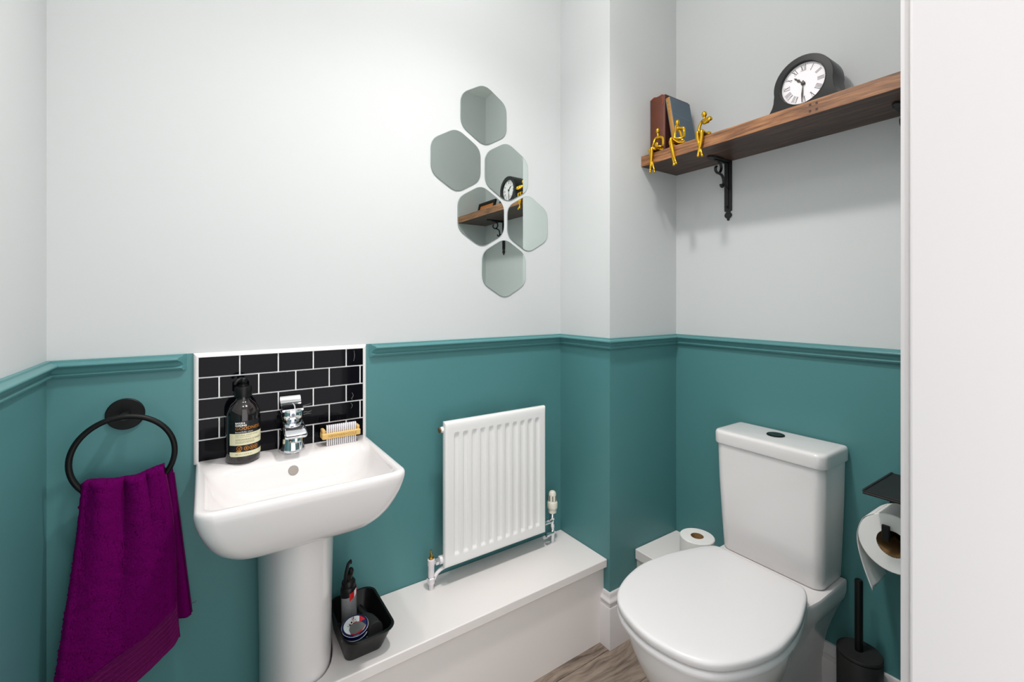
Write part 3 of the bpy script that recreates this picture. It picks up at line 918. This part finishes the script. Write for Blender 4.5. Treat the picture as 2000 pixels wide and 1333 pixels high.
for (a, h, l, d, q) in ((.018, .216, .022, .004, .3), (.036, .217, .026, .008, -.2), (.050, .214, .020, .003, .5)):
    MB().tube([F(a - l / 2, d, h - .003), F(a, d + .002, h + .003 * q + .001), F(a + l / 2, d + .004, h - .001)], [.0030, .0034, .0020], 7, smooth=4, flat=((0, 0, 1), .6, 1.2)).build('torn_flap', TORN, parent=sp)
MB().tube([F(.056, .0, .205), F(.059, -.001, .192), F(.057, 0, .180)], .0012, 6, smooth=3).build('torn_thread', TORN, parent=sp)
ang = math.atan2(.034, .195)
t, sp, F = book('antique_book', 'thin slate blue book with tan spine leaning on the brown book', (1.350, -.3610, SZ1 + .0002), .0195, .118, .197, ang, TANSP, BLUEB)
for i, h in enumerate((.186, .179, .172, .165, .158, .151)):
    m = MB()
    g = [(.006, .0022), (.0135, .0022), (.0135, -.0022), (.006, -.0022)]
    for a0, a1, b0, b1 in ((.0055, .0068, -.0025, .0025), (.0125, .0138, -.0025, .0025), (.0055, .0138, .0012 if i % 2 else -.0024, .0025 if i % 2 else -.0010)):
        m.add([F(a0, -.0002, h + b0), F(a1, -.0002, h + b0), F(a1, -.0002, h + b1), F(a0, -.0002, h + b1)], [(0, 1, 2, 3)])
    m.build('gilt_mark', GILT, parent=sp, smooth=0)
MB().box(0, 0, 0, 0, 0, 0)
vs = [F(.01965, .012 + .09 * q, .135 - .010 * q + w_) for q in (0, 1) for w_ in (0, .0012)]
MB().add(vs, [(0, 1, 3, 2)]).build('cover_crease', mat('pale_crease', (108, 124, 134), .8), parent=t, smooth=0)

# ================================================================== GOLD FIGURINES
def figurine(label, base, tubes, head, blobs=()):
    m = MB()
    for pts, rad in tubes:
        rad = [r * 1.18 for r in rad]
        m.tube(pts, rad, 12, smooth=5)
        m.sphere(pts[0], (rad[0],) * 3, 12, 8); m.sphere(pts[-1], (rad[-1],) * 3, 12, 8)
    m.sphere(head[0], head[1], 18, 12)
    for c, r in blobs: m.sphere(c, r, 14, 10)
    o = m.build('gold_figurine', GOLD, base=base, smooth=180)
    rm = o.modifiers.new('blend', 'REMESH'); rm.mode = 'VOXEL'; rm.voxel_size = .0010; rm.use_smooth_shade = True
    s_ = o.modifiers.new('soften', 'SMOOTH'); s_.factor = .5; s_.iterations = 4
    return tag(o, label, 'figurine', 'gold sitting figurines on the shelf edge')
LX_ = 1.2985          # hanging legs plane
HX = 1.322            # body plane
zs_ = SZ1 + .006
P = lambda y, z, x=HX: (x, y + (x - 1.2985) * .72, z + (x - 1.2985) * .15)
figurine('gold figurine reading a book, nearest the shelf end', (1.31, -.335, SZ1),
    [([P(-.337, 1.764), P(-.3375, 1.757), P(-.339, 1.752)], [.0032, .0032, .005]),
     ([P(-.339, 1.7535), P(-.350, 1.7505), P(-.3575, 1.7455), P(-.3595, 1.733, 1.318), P(-.3585, 1.7175, 1.312), P(-.350, 1.7135, 1.302), P(-.3385, 1.7165, 1.298)], [.0045, .0042, .0042, .0038, .0036, .0030, .0026]),
     ([P(-.339, 1.7535), P(-.331, 1.7525), P(-.3255, 1.750), P(-.3205, 1.738, 1.318), P(-.3170, 1.7265, 1.312), P(-.3165, 1.7195, 1.306)], [.0045, .0042, .0042, .0038, .0036, .0034]),
     ([P(-.3550, 1.707, 1.330), P(-.340, 1.7085, 1.320), P(-.325, 1.7125, 1.306), P(-.3135, 1.7165, LX_), P(-.3125, 1.700, LX_ - .001), P(-.310, 1.668, LX_ - .001), P(-.3065, 1.645, LX_), P(-.3058, 1.634, LX_ - .003)], [.0060, .0052, .0048, .0045, .0050, .0042, .0030, .0036]),
     ([P(-.345, 1.707, 1.334), P(-.325, 1.7085, 1.320), P(-.3045, 1.7135, LX_), P(-.3065, 1.700, LX_ + .002), P(-.3145, 1.668, LX_ + .002), P(-.3220, 1.643, LX_ + .002), P(-.3245, 1.631, LX_ - .002)], [.0060, .0052, .0045, .0046, .0040, .0030, .0036])],
    (P(-.337, 1.7765), (.0072, .0066, .0105)),
    blobs=(((1.302, -.329, 1.7255), (.0025, .0075, .0085)), ((1.305, -.3365, 1.7165), (.004, .009, .004))))
figurine('gold figurine propping its chin, between the other two', (1.31, -.415, SZ1),
    [([P(-.4165, 1.770), P(-.4170, 1.7635), P(-.420, 1.758)], [.0034, .0034, .0055]),
     ([P(-.420, 1.7600), P(-.430, 1.7565), P(-.4405, 1.7535), P(-.4425, 1.741), P(-.4405, 1.7220, 1.312), P(-.425, 1.7190, 1.303), P(-.4065, 1.7245, 1.299)], [.0048, .0042, .0042, .0038, .0036, .0034, .0030]),
     ([P(-.4105, 1.7680, 1.314), P(-.4095, 1.7560, 1.310), P(-.4080, 1.742, 1.304), P(-.4065, 1.7275, 1.299)], [.0030, .0034, .0036, .0032]),
     ([P(-.4205, 1.758), P(-.428, 1.745, 1.328), P(-.434, 1.728, 1.332), P(-.4375, 1.711, 1.332)], [.0052, .0040, .0040, .0055]),
     ([P(-.4400, 1.7085, 1.330), P(-.420, 1.7115, 1.318), P(-.3930, 1.7265, LX_), P(-.3955, 1.700, LX_ - .001), P(-.4020, 1.670, LX_ - .001), P(-.4090, 1.648, LX_), P(-.4120, 1.6385, LX_ - .003)], [.0062, .0054, .0048, .0050, .0044, .0034, .0040]),
     ([P(-.435, 1.7085, 1.336), P(-.415, 1.7095, 1.322), P(-.3905, 1.7195, LX_ + .002), P(-.3930, 1.700, LX_ + .003), P(-.3985, 1.670, LX_ + .003), P(-.4020, 1.648, LX_ + .002), P(-.4032, 1.636, LX_ - .002)], [.0060, .0052, .0046, .0046, .0042, .0032, .0040])],
    (P(-.4172, 1.7790), (.0072, .0066, .0108)))
figurine('gold figurine hugging its knee to its face, nearest the clock', (1.31, -.51, SZ1),
    [([P(-.5165, 1.765), P(-.5160, 1.759), P(-.5135, 1.7525)], [.0034, .0034, .0050]),
     ([P(-.5120, 1.7535), P(-.5050, 1.7490), P(-.5000, 1.7400), P(-.4985, 1.7290), P(-.4990, 1.7180), P(-.5030, 1.7090, 1.328)], [.0052, .0042, .0040, .0042, .0050, .0062]),
     ([P(-.5150, 1.7535, 1.318), P(-.5260, 1.7535, 1.312), P(-.5345, 1.7510, 1.306), P(-.5300, 1.7450, 1.302), P(-.5180, 1.7415, 1.304)], [.0048, .0050, .0046, .0044, .0046]),
     ([P(-.5125, 1.7500, 1.318), P(-.5160, 1.7430, 1.308), P(-.5250, 1.7440, 1.303)], [.0052, .0050, .0040]),
     ([P(-.5340, 1.7085, 1.330), P(-.520, 1.7095, 1.320), P(-.5065, 1.7165, LX_), P(-.5055, 1.700, LX_ - .001), P(-.5010, 1.676, LX_ - .001), P(-.4945, 1.652, LX_), P(-.4928, 1.6415, LX_ - .003)], [.0062, .0056, .0048, .0050, .0044, .0032, .0038]),
     ([P(-.520, 1.7085, 1.335), P(-.505, 1.7105, 1.322), P(-.4915, 1.7185, LX_ + .001), P(-.4925, 1.700, LX_ + .003), P(-.4980, 1.672, LX_ + .003), P(-.5045, 1.652, LX_ + .002), P(-.5070, 1.6395, LX_ - .002)], [.0060, .0052, .0046, .0048, .0042, .0032, .0038])],
    (P(-.5166, 1.7735), (.0082, .0082, .0098)), blobs=(((1.310, -.5170, 1.7470), (.0075, .0085, .0075)), ((1.306, -.5290, 1.7485), (.006, .0085, .0055))))

# ================================================================== CLOCK
KX, KY = 1.395, -.754
KZ = 1.7965
t = thing('mantel_clock', (KX + .03, KY, SZ1), 'black arched mantel clock with white roman dial on the shelf', 'clock')
out = []
half = []
R_ = .0775
# right half from top going down (u>0), then foot flare
for i in range(15):
    a = math.radians(90 - i * 7.1)
    half.append((R_ * math.cos(a), KZ - SZ1 + R_ * math.sin(a)))
half += [(.0775, .073), (.0785, .060), (.0825, .047), (.090, .034), (.101, .022), (.114, .0135), (.127, .009), (.1325, .0075), (.1335, .0005)]
bot = [(.1335 - .267 * i / 20, .0005) for i in range(1, 20)]
outline = half + bot + [(-a, b) for a, b in reversed(half[1:])]
fn = lambda u, v, d: Vector((KX + d, KY - u, SZ1 + .0003 + v))
# case with a round well for the dial
n_ = len(outline)
dr = .0605
cc = KZ - SZ1
wellang = [math.atan2(v - cc, u) for u, v in outline]
well = [(dr * math.cos(a), cc + dr * math.sin(a)) for a in wellang]
well2 = [(.0575 * math.cos(a), cc + .0575 * math.sin(a)) for a in wellang]
m = MB()
m.loft([[fn(u, v, .072) for u, v in outline], [fn(u, v, .003) for u, v in outline], [fn(u * .985, v if v < .03 else cc + (v - cc) * .985, .0004) for u, v in outline], [fn(u, v, 0) for u, v in well], [fn(u, v, .010) for u, v in well2]], True, False)
m.build('case', CLKB, parent=t, smooth=35)
dl = MB().prism(circ(.0580, 48), lambda u, v, d: fn(u, v + cc, d), .0095, .012).build('dial', DIAL, parent=t)
tor = MB().tube([fn(.0595 * math.cos(2 * PI * i / 56), cc + .0595 * math.sin(2 * PI * i / 56), .001) for i in range(56)], .0018, 8, closed=True).build('bezel', CLKB, parent=t, smooth=180)
DF = lambda u, v: fn(u, cc + v, .0092)
m = MB()
for i in range(60):
    a = 2 * PI * i / 60
    r0, r1, hw = .0535, .0548, .0004
    c_, s_ = math.cos(a), math.sin(a)
    m.add([DF(r0 * c_ - hw * s_, r0 * s_ + hw * c_), DF(r1 * c_ - hw * s_, r1 * s_ + hw * c_), DF(r1 * c_ + hw * s_, r1 * s_ - hw * c_), DF(r0 * c_ + hw * s_, r0 * s_ - hw * c_)], [(0, 1, 2, 3)])
mt = m.build('minute_track', INKC, parent=dl, recalc=False, smooth=0); mt['kind'] = 'stuff'
def numeral(txt):
    """strokes in a box of height 1 centred on the origin: list of quads"""
    wd = {'I': .26, 'V': .62, 'X': .62}
    W_ = sum(wd[c] for c in txt); x = -W_ / 2
    q = []
    def stroke(x0, y0, x1, y1, w): q.append([(x0 - w, y0), (x0 + w, y0), (x1 + w, y1), (x1 - w, y1)])
    for c in txt:
        w = wd[c]; xm = x + w / 2
        if c == 'I': stroke(xm, -.5, xm, .5, .055)
        if c == 'V': stroke(x + .09, .5, xm, -.5, .065); stroke(x + w - .09, .5, xm, -.5, .028)
        if c == 'X': stroke(x + .09, .5, x + w - .09, -.5, .065); stroke(x + w - .09, .5, x + .09, -.5, .028)
        stroke(x + .02, .5, x + w - .02, .5, 0)
        for yy in (-.5, .47): q.append([(x + .04, yy), (x + w - .04, yy), (x + w - .04, yy + .03), (x + .04, yy + .03)])
        x += w
    return q
for i, tx_ in enumerate(['XII', 'I', 'II', 'III', 'IIII', 'V', 'VI', 'VII', 'VIII', 'IX', 'X', 'XI']):
    a = PI / 2 - i * PI / 6
    er = Vector((math.cos(a), math.sin(a))); et = Vector((math.sin(a), -math.cos(a)))
    m = MB(); hgt = .0165
    for qd in numeral(tx_):
        m.add([DF(*(er * (.0440 + y_ * hgt) + et * (x_ * hgt * .82))) for x_, y_ in qd], [(0, 1, 2, 3)])
    m.build('numeral', INKC, parent=dl, recalc=False, smooth=0)
def hand(ang, shape, dd, name):
    a = math.radians(90 - ang)
    er = Vector((math.cos(a), math.sin(a))); et = Vector((math.sin(a), -math.cos(a)))
    poly = [(p[0], p[1]) for p in shape] + [(-p[0], p[1]) for p in reversed(shape)]
    MB().prism([tuple(er * r + et * w for _ in (0,))[0][:] for w, r in poly], lambda u, v, d: fn(u, cc + v, d), dd, dd + .0008).build(name, HAND, parent=t)
hand(314, [(.0018, -.006), (.0014, .010), (.0040, .017), (.0012, .0225), (.0026, .026), (.0003, .033)], .0070, 'hour_hand')
hand(184, [(.0016, -.008), (.0009, .010), (.0022, .030), (.0003, .050)], .0058, 'minute_hand')
MB().lathe(fn(0, cc, .0085), [(.0055, 0), (.0055, -.003), (.0035, -.0042)], 20, ax=(1, 0, 0)).build('hub', HAND, parent=t)

# ================================================================== PICTURE FRAME (seen in the mirror)
t = thing('picture_frame', (1.47, -1.083, SZ1), 'black picture frame with orange print at the far end of the shelf', 'picture frame')
la = math.radians(14)
PF = lambda u, v, d: Vector((1.436 + v * math.sin(la) + d * math.cos(la), -1.083 - u, SZ1 + .003 + v * math.cos(la) - d * math.sin(la)))
for (u0_, u1_, v0_, v1_) in ((-.100, .100, 0, .018), (-.100, .100, .082, .100), (-.100, -.082, .018, .082), (.082, .100, .018, .082)):
    MB().prism([(u0_, v0_), (u1_, v0_), (u1_, v1_), (u0_, v1_)], PF, 0, .012).build('frame_bar', BLKP, parent=t, bevel=.001, seg=2)
MB().prism([(-.084, .016), (.084, .016), (.084, .084), (-.084, .084)], PF, .006, .010).build('print', ORNG, parent=t)

# ================================================================== TOILET
OY = -.675
t = thing('toilet', (1.2, OY, 0), 'white close coupled toilet with closed lid under the shelf', 'toilet')
# half outline of the seat: (x, half width) from hinge side to tip
tabs = [(1.2935, .105), (1.2915, .119), (1.283, .129), (1.255, .1445), (1.20, .162), (1.14, .1775), (1.08, .1855), (1.02, .187), (.96, .176), (.91, .1585), (.872, .137), (.843, .104), (.825, .062)]
SY = OY - .007
def seat_ring(sc, z, tip=.815, dxs=0.0, back=None):
    L = [Vector((x, w, 0)) for x, w in tabs]
    L = [Vector((1.294, .06, 0))] + L + [Vector((tip, 0, 0))]
    R = [Vector((p.x, -p.y, 0)) for p in reversed(L[:-1])]
    P_ = L + R
    P_, _ = catmull(P_, [1] * len(P_), 5, True)
    c0 = Vector((1.06, 0, 0))
    res = []
    for p in P_:
        d = p - c0
        q = c0 + d * (1 - sc / max(d.length, .05))
        res.append((min(q.x, 1.2945 - sc) + dxs, SY + q.y, z - .007))
    return res
MB().loft([seat_ring(.012, .4212), seat_ring(.003, .4218), seat_ring(.0, .4245), seat_ring(.0, .4350), seat_ring(.0012, .4385), seat_ring(.0042, .4410), seat_ring(.0095, .4422), seat_ring(.03, .4430), seat_ring(.13, .4440)]).build('lid', SEATP, parent=t, smooth=60)
MB().loft([seat_ring(.010, .4000), seat_ring(.002, .4010), seat_ring(.0, .406), seat_ring(.001, .4140), seat_ring(.004, .4175), seat_ring(.010, .4185)]).build('seat', SEATP, parent=t, smooth=60)
for s_ in (-1, 1):
    MB().lathe((1.308, OY + s_ * .075, .3925), [(.012, 0), (.012, .022), (.010, .025)], 20).build('hinge', CHROME, parent=t)
# pan: D shaped bowl flowing back to the wall under the cistern
def pan_ring(z, xt, xr, wm, wr, wk):
    """xt tip, xr where bowl meets rear block, wm bowl half width, wr waist, wk rear half width"""
    half_ = []
    n1 = 20
    for i in range(n1 + 1):
        a = PI / 2 * i / n1
        half_.append((xt + (1.09 - xt) * (1 - math.cos(a)), wm * math.sin(a) ** .92))
    n2 = 16
    for i in range(1, n2 + 1):
        q = i / n2
        x = 1.09 + (xr - 1.09) * q
        half_.append((x, wm + (wr - wm) * smoothstep(0, 1, q)))
    n3 = 14
    for i in range(1, n3 + 1):
        q = i / n3
        half_.append((xr + (1.500 - xr) * q, wr + (wk - wr) * smoothstep(0, .35, q)))
    return [(x, OY - w, z) for x, w in half_] + [(x, OY + w, z) for x, w in reversed(half_[1:])]
lev = [(0, 1.00, 1.24, .098, .092, .094), (.012, .995, 1.24, .101, .094, .095), (.05, .985, 1.24, .102, .090, .092), (.12, .965, 1.24, .106, .088, .090), (.18, .935, 1.24, .117, .090, .094),
       (.22, .905, 1.245, .130, .097, .102), (.26, .880, 1.25, .146, .107, .114), (.30, .858, 1.255, .160, .119, .128), (.325, .847, 1.26, .168, .128, .138), (.340, .841, 1.26, .173, .135, .1455), (.360, .837, 1.26, .177, .140, .1495), (.380, .834, 1.265, .179, .143, .150), (.388, .834, 1.265, .179, .143, .150), (.392, .838, 1.265, .176, .141, .148)]
MB().loft([pan_ring(*l) for l in lev]).build('pan', PORC, parent=t, smooth=60)
# cistern
def crg(x0, hw, r, z, x1=1.502):
    return ring(rrect(x0, x1, OY + .005 - hw, OY + .005 + hw, (r, .008, .008, r), 8, 6), z)
MB().loft([crg(1.378, .134, .026, .3925), crg(1.370, .141, .028, .3945), crg(1.368, .143, .028, .400), crg(1.361, .147, .028, .50), crg(1.355, .151, .027, .62), crg(1.352, .153, .026, .727)]).build('cistern', PORC, parent=t, smooth=50)
MB().loft([crg(1.352, .1540, .026, .7275, 1.5045), crg(1.3475, .1580, .027, .7290, 1.5045), crg(1.3460, .1590, .027, .7325, 1.5045), crg(1.3460, .1590, .027, .7600, 1.5045), crg(1.3470, .1580, .0265, .7650, 1.5045), crg(1.3500, .1555, .025, .7685, 1.5045), crg(1.3545, .1515, .022, .7700, 1.503), crg(1.365, .142, .018, .7708, 1.495)]).build('cistern_lid', PORC, parent=t, smooth=50)
bt = MB().lathe((1.437, OY + .012, .7712), [(.0245, 0), (.0245, .0022), (.0225, .0034), (.0215, .0030), (.0215, .0018)], 36).build('flush_button', BLKM, parent=t)
fb = lambda s_: [(.0205 * math.cos(a), s_ * (.0008 + .0195 * math.sin(a))) for a in [PI * i / 18 for i in range(19)]]
for s_ in (-1, 1):
    MB().prism(fb(s_), lambda u, v, d: Vector((1.437 + v, OY + .012 + u, .7726 + d)), 0, .0018).build('button_half', CLKB, parent=bt)

# ================================================================== TOILET PAPER
def roll(m, c, ax, R, r, L_):
    m.lathe(c, [(r, 0), (R - .002, 0), (R, .002), (R, L_ - .002), (R - .002, L_), (r, L_), (r, 0)], 48, ax=ax, cap0=False, cap1=False)
    return m
t = thing('toilet_roll', (1.362, -.4475, .2927), 'white toilet roll standing on the small boxing beside the cistern', 'toilet roll')
roll(MB(), (1.362, -.4475, .2929), (0, 0, 1), .0545, .0205, .1005).build('paper', PAPER, parent=t, smooth=40)
MB().lathe((1.362, -.4475, .2929), [(.0205, .0003), (.0205, .1005), (.0192, .1005), (.0192, .0003)], 36, cap0=False, cap1=False).build('core', CARD, parent=t)

t = thing('toilet_roll_holder', (XB, -.97, .60), 'black toilet roll holder with flat shelf on top', 'roll holder')
hs = MB().box(1.315, XB - .0006, -1.105, -.9215, .7195, .7225).build('shelf', GREYP, parent=t, bevel=.0008, seg=2)
for (a, b, c, d) in ((1.315, XB - .001, -.9265, -.9215), (1.315, XB - .001, -1.105, -1.100)):
    MB().box(a, b, c, d, .7222, .7245).build('shelf_lip', GREYP, parent=hs, bevel=.0008, seg=2)
MB().tube([(1.3175, -.9225, .7165), (1.3175, -1.104, .7165)], .0032, 10).build('front_roll_edge', GREYP, parent=hs)
MB().box(XB - .006, XB - .0006, -1.000, -.920, .545, .7195).build('wall_plate', BLKM, parent=t, bevel=.002)
RYc, RZc = -.9600, .5870
MB().box(1.374, XB - .004, RYc + .002, RYc + .016, RZc + .012, RZc + .0285).build('arm', BLKM, parent=t, bevel=.002)
MB().box(1.368, 1.376, RYc + .001, RYc + .017, RZc + .008, RZc + .046).build('arm_end', BLKM, parent=t, bevel=.002)

t = thing('toilet_roll', (1.44, RYc, RZc - .07), 'white toilet roll with a loose sheet hanging on the black holder', 'toilet roll')
c0 = (1.385, RYc, RZc)
roll(MB(), c0, (1, 0, 0), .0705, .0320, .100).build('paper', PAPER, parent=t, smooth=40)
MB().lathe(c0, [(.0320, .0003), (.0320, .0997), (.0305, .0997), (.0305, .0003)], 40, ax=(1, 0, 0), cap0=False, cap1=False).build('core', CARD, parent=t)
# loose sheet leaving the roll on the far left and hanging down, torn on a slant
vs = []; fs = []
NS = 30
hang = [Vector((0, y_, z_)) for y_, z_ in ((-.9230, .6480), (-.9000, .6270), (-.8880, .5870), (-.8900, .5485), (-.9020, .5024), (-.9200, .4530))]
hang, _ = catmull(hang, [1] * 6, 6)
for i in range(NS + 1):
    for j in range(13):
        w_ = j / 12
        q = hang[min(len(hang) - 1, i)]
        k_ = smoothstep(.5, 1, i / NS)
        vs.append((1.3845 + .1005 * w_, q.y + k_ * (.0012 * math.sin(9 * w_) - .001 * w_), q.z + .011 * w_ * k_ + .0010 * math.sin(41 * w_) * (i == NS)))
for i in range(NS):
    for j in range(12):
        a = i * 13 + j
        fs.append((a, a + 1, a + 14, a + 13))
ls = MB().add(vs, fs).build('loose_sheet', PAPER, parent=t, smooth=180, recalc=False)
sm = ls.modifiers.new('thickness', 'SOLIDIFY'); sm.thickness = .0006

# ================================================================== TOILET BRUSH
t = thing('toilet_brush', (1.43, -.8785, 0), 'black toilet brush in a round holder on the floor', 'toilet brush')
MB().lathe((1.43, -.8785, 0), [(.046, 0), (.0475, .002), (.0495, .12), (.0500, .244), (.0485, .246), (.047, .244)], 44).build('holder', GREYP, parent=t, smooth=50)
MB().lathe((1.43, -.8785, .2475), [(.0480, 0), (.0500, .001), (.0500, .006), (.0485, .008), (.001, .0088)], 44).build('lid', GREYP, parent=t, smooth=50)
MB().lathe((1.43, -.8768, .2555), [(.0092, 0), (.0092, .184), (.0080, .187), (.004, .188)], 24).build('handle', BLKP, parent=t, smooth=50)

# ================================================================== TUB AND CONTENTS
def tr(x0, x1, y0, y1, r, z): return ring(rrect(x0, x1, y0, y1, (r,) * 4, 6, 3), z)
t = tag(MB().loft([tr(.2885, .378, -.204, -.058, .016, .2908), tr(.2865, .380, -.2070, -.055, .018, .294), tr(.2810, .400, -.2345, -.036, .028, .349), tr(.2785, .4040, -.2385, -.0325, .031, .3505), tr(.2780, .4050, -.2395, -.0315, .032, .3530), tr(.2785, .4040, -.2385, -.0325, .031, .3552),
      tr(.2825, .3985, -.2330, -.038, .028, .3548), tr(.2885, .378, -.2050, -.0570, .016, .2962), tr(.291, .3755, -.201, -.061, .014, .2935)]).build('plastic_tub', BLKP, base=(.335, -.13, .2908), smooth=40),
      'black plastic tub of grooming items on the boxing beside the pedestal', 'tub')
# spray can
gx, gy, g0 = .3200, -.097, .2942
t = thing('hair_spray_bottle', (gx, gy, g0), 'black and silver spray bottle standing upright in the tub', 'spray bottle')
MB().lathe((gx, gy, g0), [(.018, 0), (.0202, .002), (.0205, .006), (.0205, .112), (.0195, .118), (.016, .122), (.0125, .124), (.0125, .130)], 32).build('body', BLKP, parent=t, smooth=50)
vs = []; fs = []
for i in range(25):
    a = math.radians(-165) + math.radians(190) * i / 24
    for z in (.012, .095 + .010 * (i / 24)): vs.append((gx + .0208 * math.cos(a), gy + .0208 * math.sin(a), g0 + z))
fs = [(2 * i, 2 * i + 2, 2 * i + 3, 2 * i + 1) for i in range(24)]
lb_ = MB().add(vs, fs).build('label', SILV, parent=t, smooth=180, recalc=False)
for a0_, a1_, z0_, z1_, mm in ((-98, -62, .088, .108, RED), (-62, -40, .094, .112, WHI), (-40, -15, .098, .114, RED)):
    vs = []
    for i in range(7):
        q = i / 6; a = math.radians(a0_ + (a1_ - a0_) * q)
        for z in (z0_ + .008 * q, z1_ + .004 * q): vs.append((gx + .0211 * math.cos(a), gy + .0211 * math.sin(a), g0 + z))
    MB().add(vs, [(2 * i, 2 * i + 2, 2 * i + 3, 2 * i + 1) for i in range(6)]).build('printed_stripe', mm, parent=lb_, smooth=180, recalc=False)
m = MB()
m.lathe((gx, gy, g0 + .118), [(.0175, 0), (.0180, .002), (.0175, .014), (.014, .019), (.0095, .021), (.0095, .034), (.006, .036)], 24)
m.build('collar', BLKP, parent=t, smooth=50)
MB().tube([(gx - .010, gy - .006, g0 + .128), (gx - .010, gy - .008, g0 + .148), (gx - .007, gy - .008, g0 + .168), (gx - .001, gy - .006, g0 + .183), (gx + .006, gy - .004, g0 + .184)], [.0062, .0058, .0050, .0050, .0046], 12, smooth=5, flat=((1, 0, 0), .8, 1.2)).build('trigger', BLKP, parent=t, smooth=60)
MB().tube([(gx + .004, gy, g0 + .148), (gx + .006, gy - .002, g0 + .160), (gx + .003, gy - .004, g0 + .166)], [.0078, .0070, .004], 12, smooth=4).build('nozzle', BLKP, parent=t, smooth=60)

def tin(name, label, c, z0, z1, R, mat_, tilt=(0, 0)):
    t = thing(name, (c[0], c[1], z0), label, 'tin')
    F = lambda x, y_, z: Vector((c[0] + x, c[1] + y_, z0 + z + x * tilt[0] + y_ * tilt[1]))
    h_ = z1 - z0
    def rg(r, z, n=44): return [F(r * math.cos(2 * PI * i / n), r * math.sin(2 * PI * i / n), z) for i in range(n)]
    MB().loft([rg(R - .002, 0), rg(R - .0008, .001), rg(R - .0008, h_ * .55)]).build('base', mat_, parent=t, smooth=50)
    MB().loft([rg(R - .0006, h_ * .52), rg(R, h_ * .55), rg(R, h_ - .002), rg(R - .0012, h_ - .0005), rg(R - .003, h_ - .0005), rg(R - .0042, h_ - .0014), rg(.002, h_ - .0014)]).build('lid', mat_, parent=t, smooth=40)
    return t, F, h_
t, F, h_ = tin('wax_tin', 'navy tin under the flag-printed tin at the front of the tub', (.3170, -.1760), .2942, .3235, .0240, NAVY)
for a0_, a1_, mm in ((-118, -98, mat('cream_print', (190, 180, 160), .5)), (-96, -66, RED)):
    vs = []
    for i in range(9):
        a = math.radians(a0_ + (a1_ - a0_) * i / 8)
        for z in (.019, .024): vs.append(F(.0243 * math.cos(a), .0243 * math.sin(a), z))
    MB().add(vs, [(2 * i, 2 * i + 2, 2 * i + 3, 2 * i + 1) for i in range(8)]).build('side_lettering', mm, parent=t, smooth=180, recalc=False)
t, F, h_ = tin('wax_tin', 'round navy tin with red, white and blue flag lid in the tub', (.3150, -.1780), .3305, .3585, .0318, NAVY, (.06, .17))
for hh in (.0015, h_ * .52, h_ - .003):
    MB().tube([F(.0320 * math.cos(2 * PI * i / 48), .0320 * math.sin(2 * PI * i / 48), hh) for i in range(48)], .0006, 6, closed=True).build('white_line', WHI, parent=t, smooth=180)
R2 = .0272
def zone(poly, m_, dz, name='print_zone'):
    # clip a polygon (unit disc coordinates) to the lid
    pts = []
    n_s = 14
    for (x0, y0), (x1, y1) in zip(poly, poly[1:] + poly[:1]):
        for q in range(n_s):
            x, y_ = x0 + (x1 - x0) * q / n_s, y0 + (y1 - y0) * q / n_s
            l = math.hypot(x, y_)
            if l > 1: x, y_ = x / l, y_ / l
            pts.append((x, y_))
    MB().add([F(x * R2, y_ * R2, h_ - .0013 + dz) for x, y_ in pts], [tuple(range(len(pts)))]).build(name, m_, parent=t, smooth=0, recalc=False)
zone([(-1.5, -1.5), (1.5, -1.5), (1.5, 1.5), (-1.5, 1.5)], RED, .0001)
zone([(-1.4, -.55), (-.72, -.95), (-.40, .05), (-.25, .62), (.15, 1.4), (-.6, 1.4), (-1.0, .2)], WHI, .0002)
zone([(.02, .35), (.45, .20), (.75, 1.2), (.22, 1.2)], WHI, .0002)
zone([(.45, .10), (1.4, .25), (1.4, -.60), (.85, -.45)], NAVY, .0002)
zone([(-.62, -.30), (-.42, .18), (.30, .20), (.62, .05), (.86, -.42), (.45, -.78), (-.25, -.92), (-.58, -.72)], GRY, .0003)
zone([(.55, -1.2), (1.2, -.55), (.92, -.50), (.42, -.86)], WHI, .0002)
zone([(-.62, .10), (.22, .30), (.20, .62), (-.55, .42)], BLKP, .0004)
vs, fs = text_geo('VO5', .0126, 'CENTER', shear=.25, bold=.0006)
rot = math.radians(14)
MB().add([F((x * math.cos(rot) - y_ * math.sin(rot)) - .006, (x * math.sin(rot) + y_ * math.cos(rot)) + .0065, h_ - .0013 + .0006) for x, y_ in vs], fs).build('lettering', INKW, parent=t, smooth=0, recalc=False)

t = thing('grooming_tool', (.362, -.15, .30), 'black round-ended handle of a grooming tool lying in the tub', 'grooming tool')
GA, GB = Vector((.3520, -.070, .322)), Vector((.3600, -.203, .340))
ax = (GB - GA).normalized(); LL = (GB - GA).length
MB().lathe(GA, [(.010, 0), (.012, .003), (.0125, .05), (.016, .068), (.0195, .08), (.0205, .10), (.0205, LL - .004), (.0185, LL - .0005), (.001, LL)], 32, ax=ax).build('handle', GREYP, parent=t, smooth=50)
for s_ in (-1, 1):
    o_ = Vector((s_ * .006, 0, .010))
    MB().tube([GA + ax * .004 + o_, GA + ax * .052 + o_], .0032, 10).build('grip_rib', BLKP, parent=t)
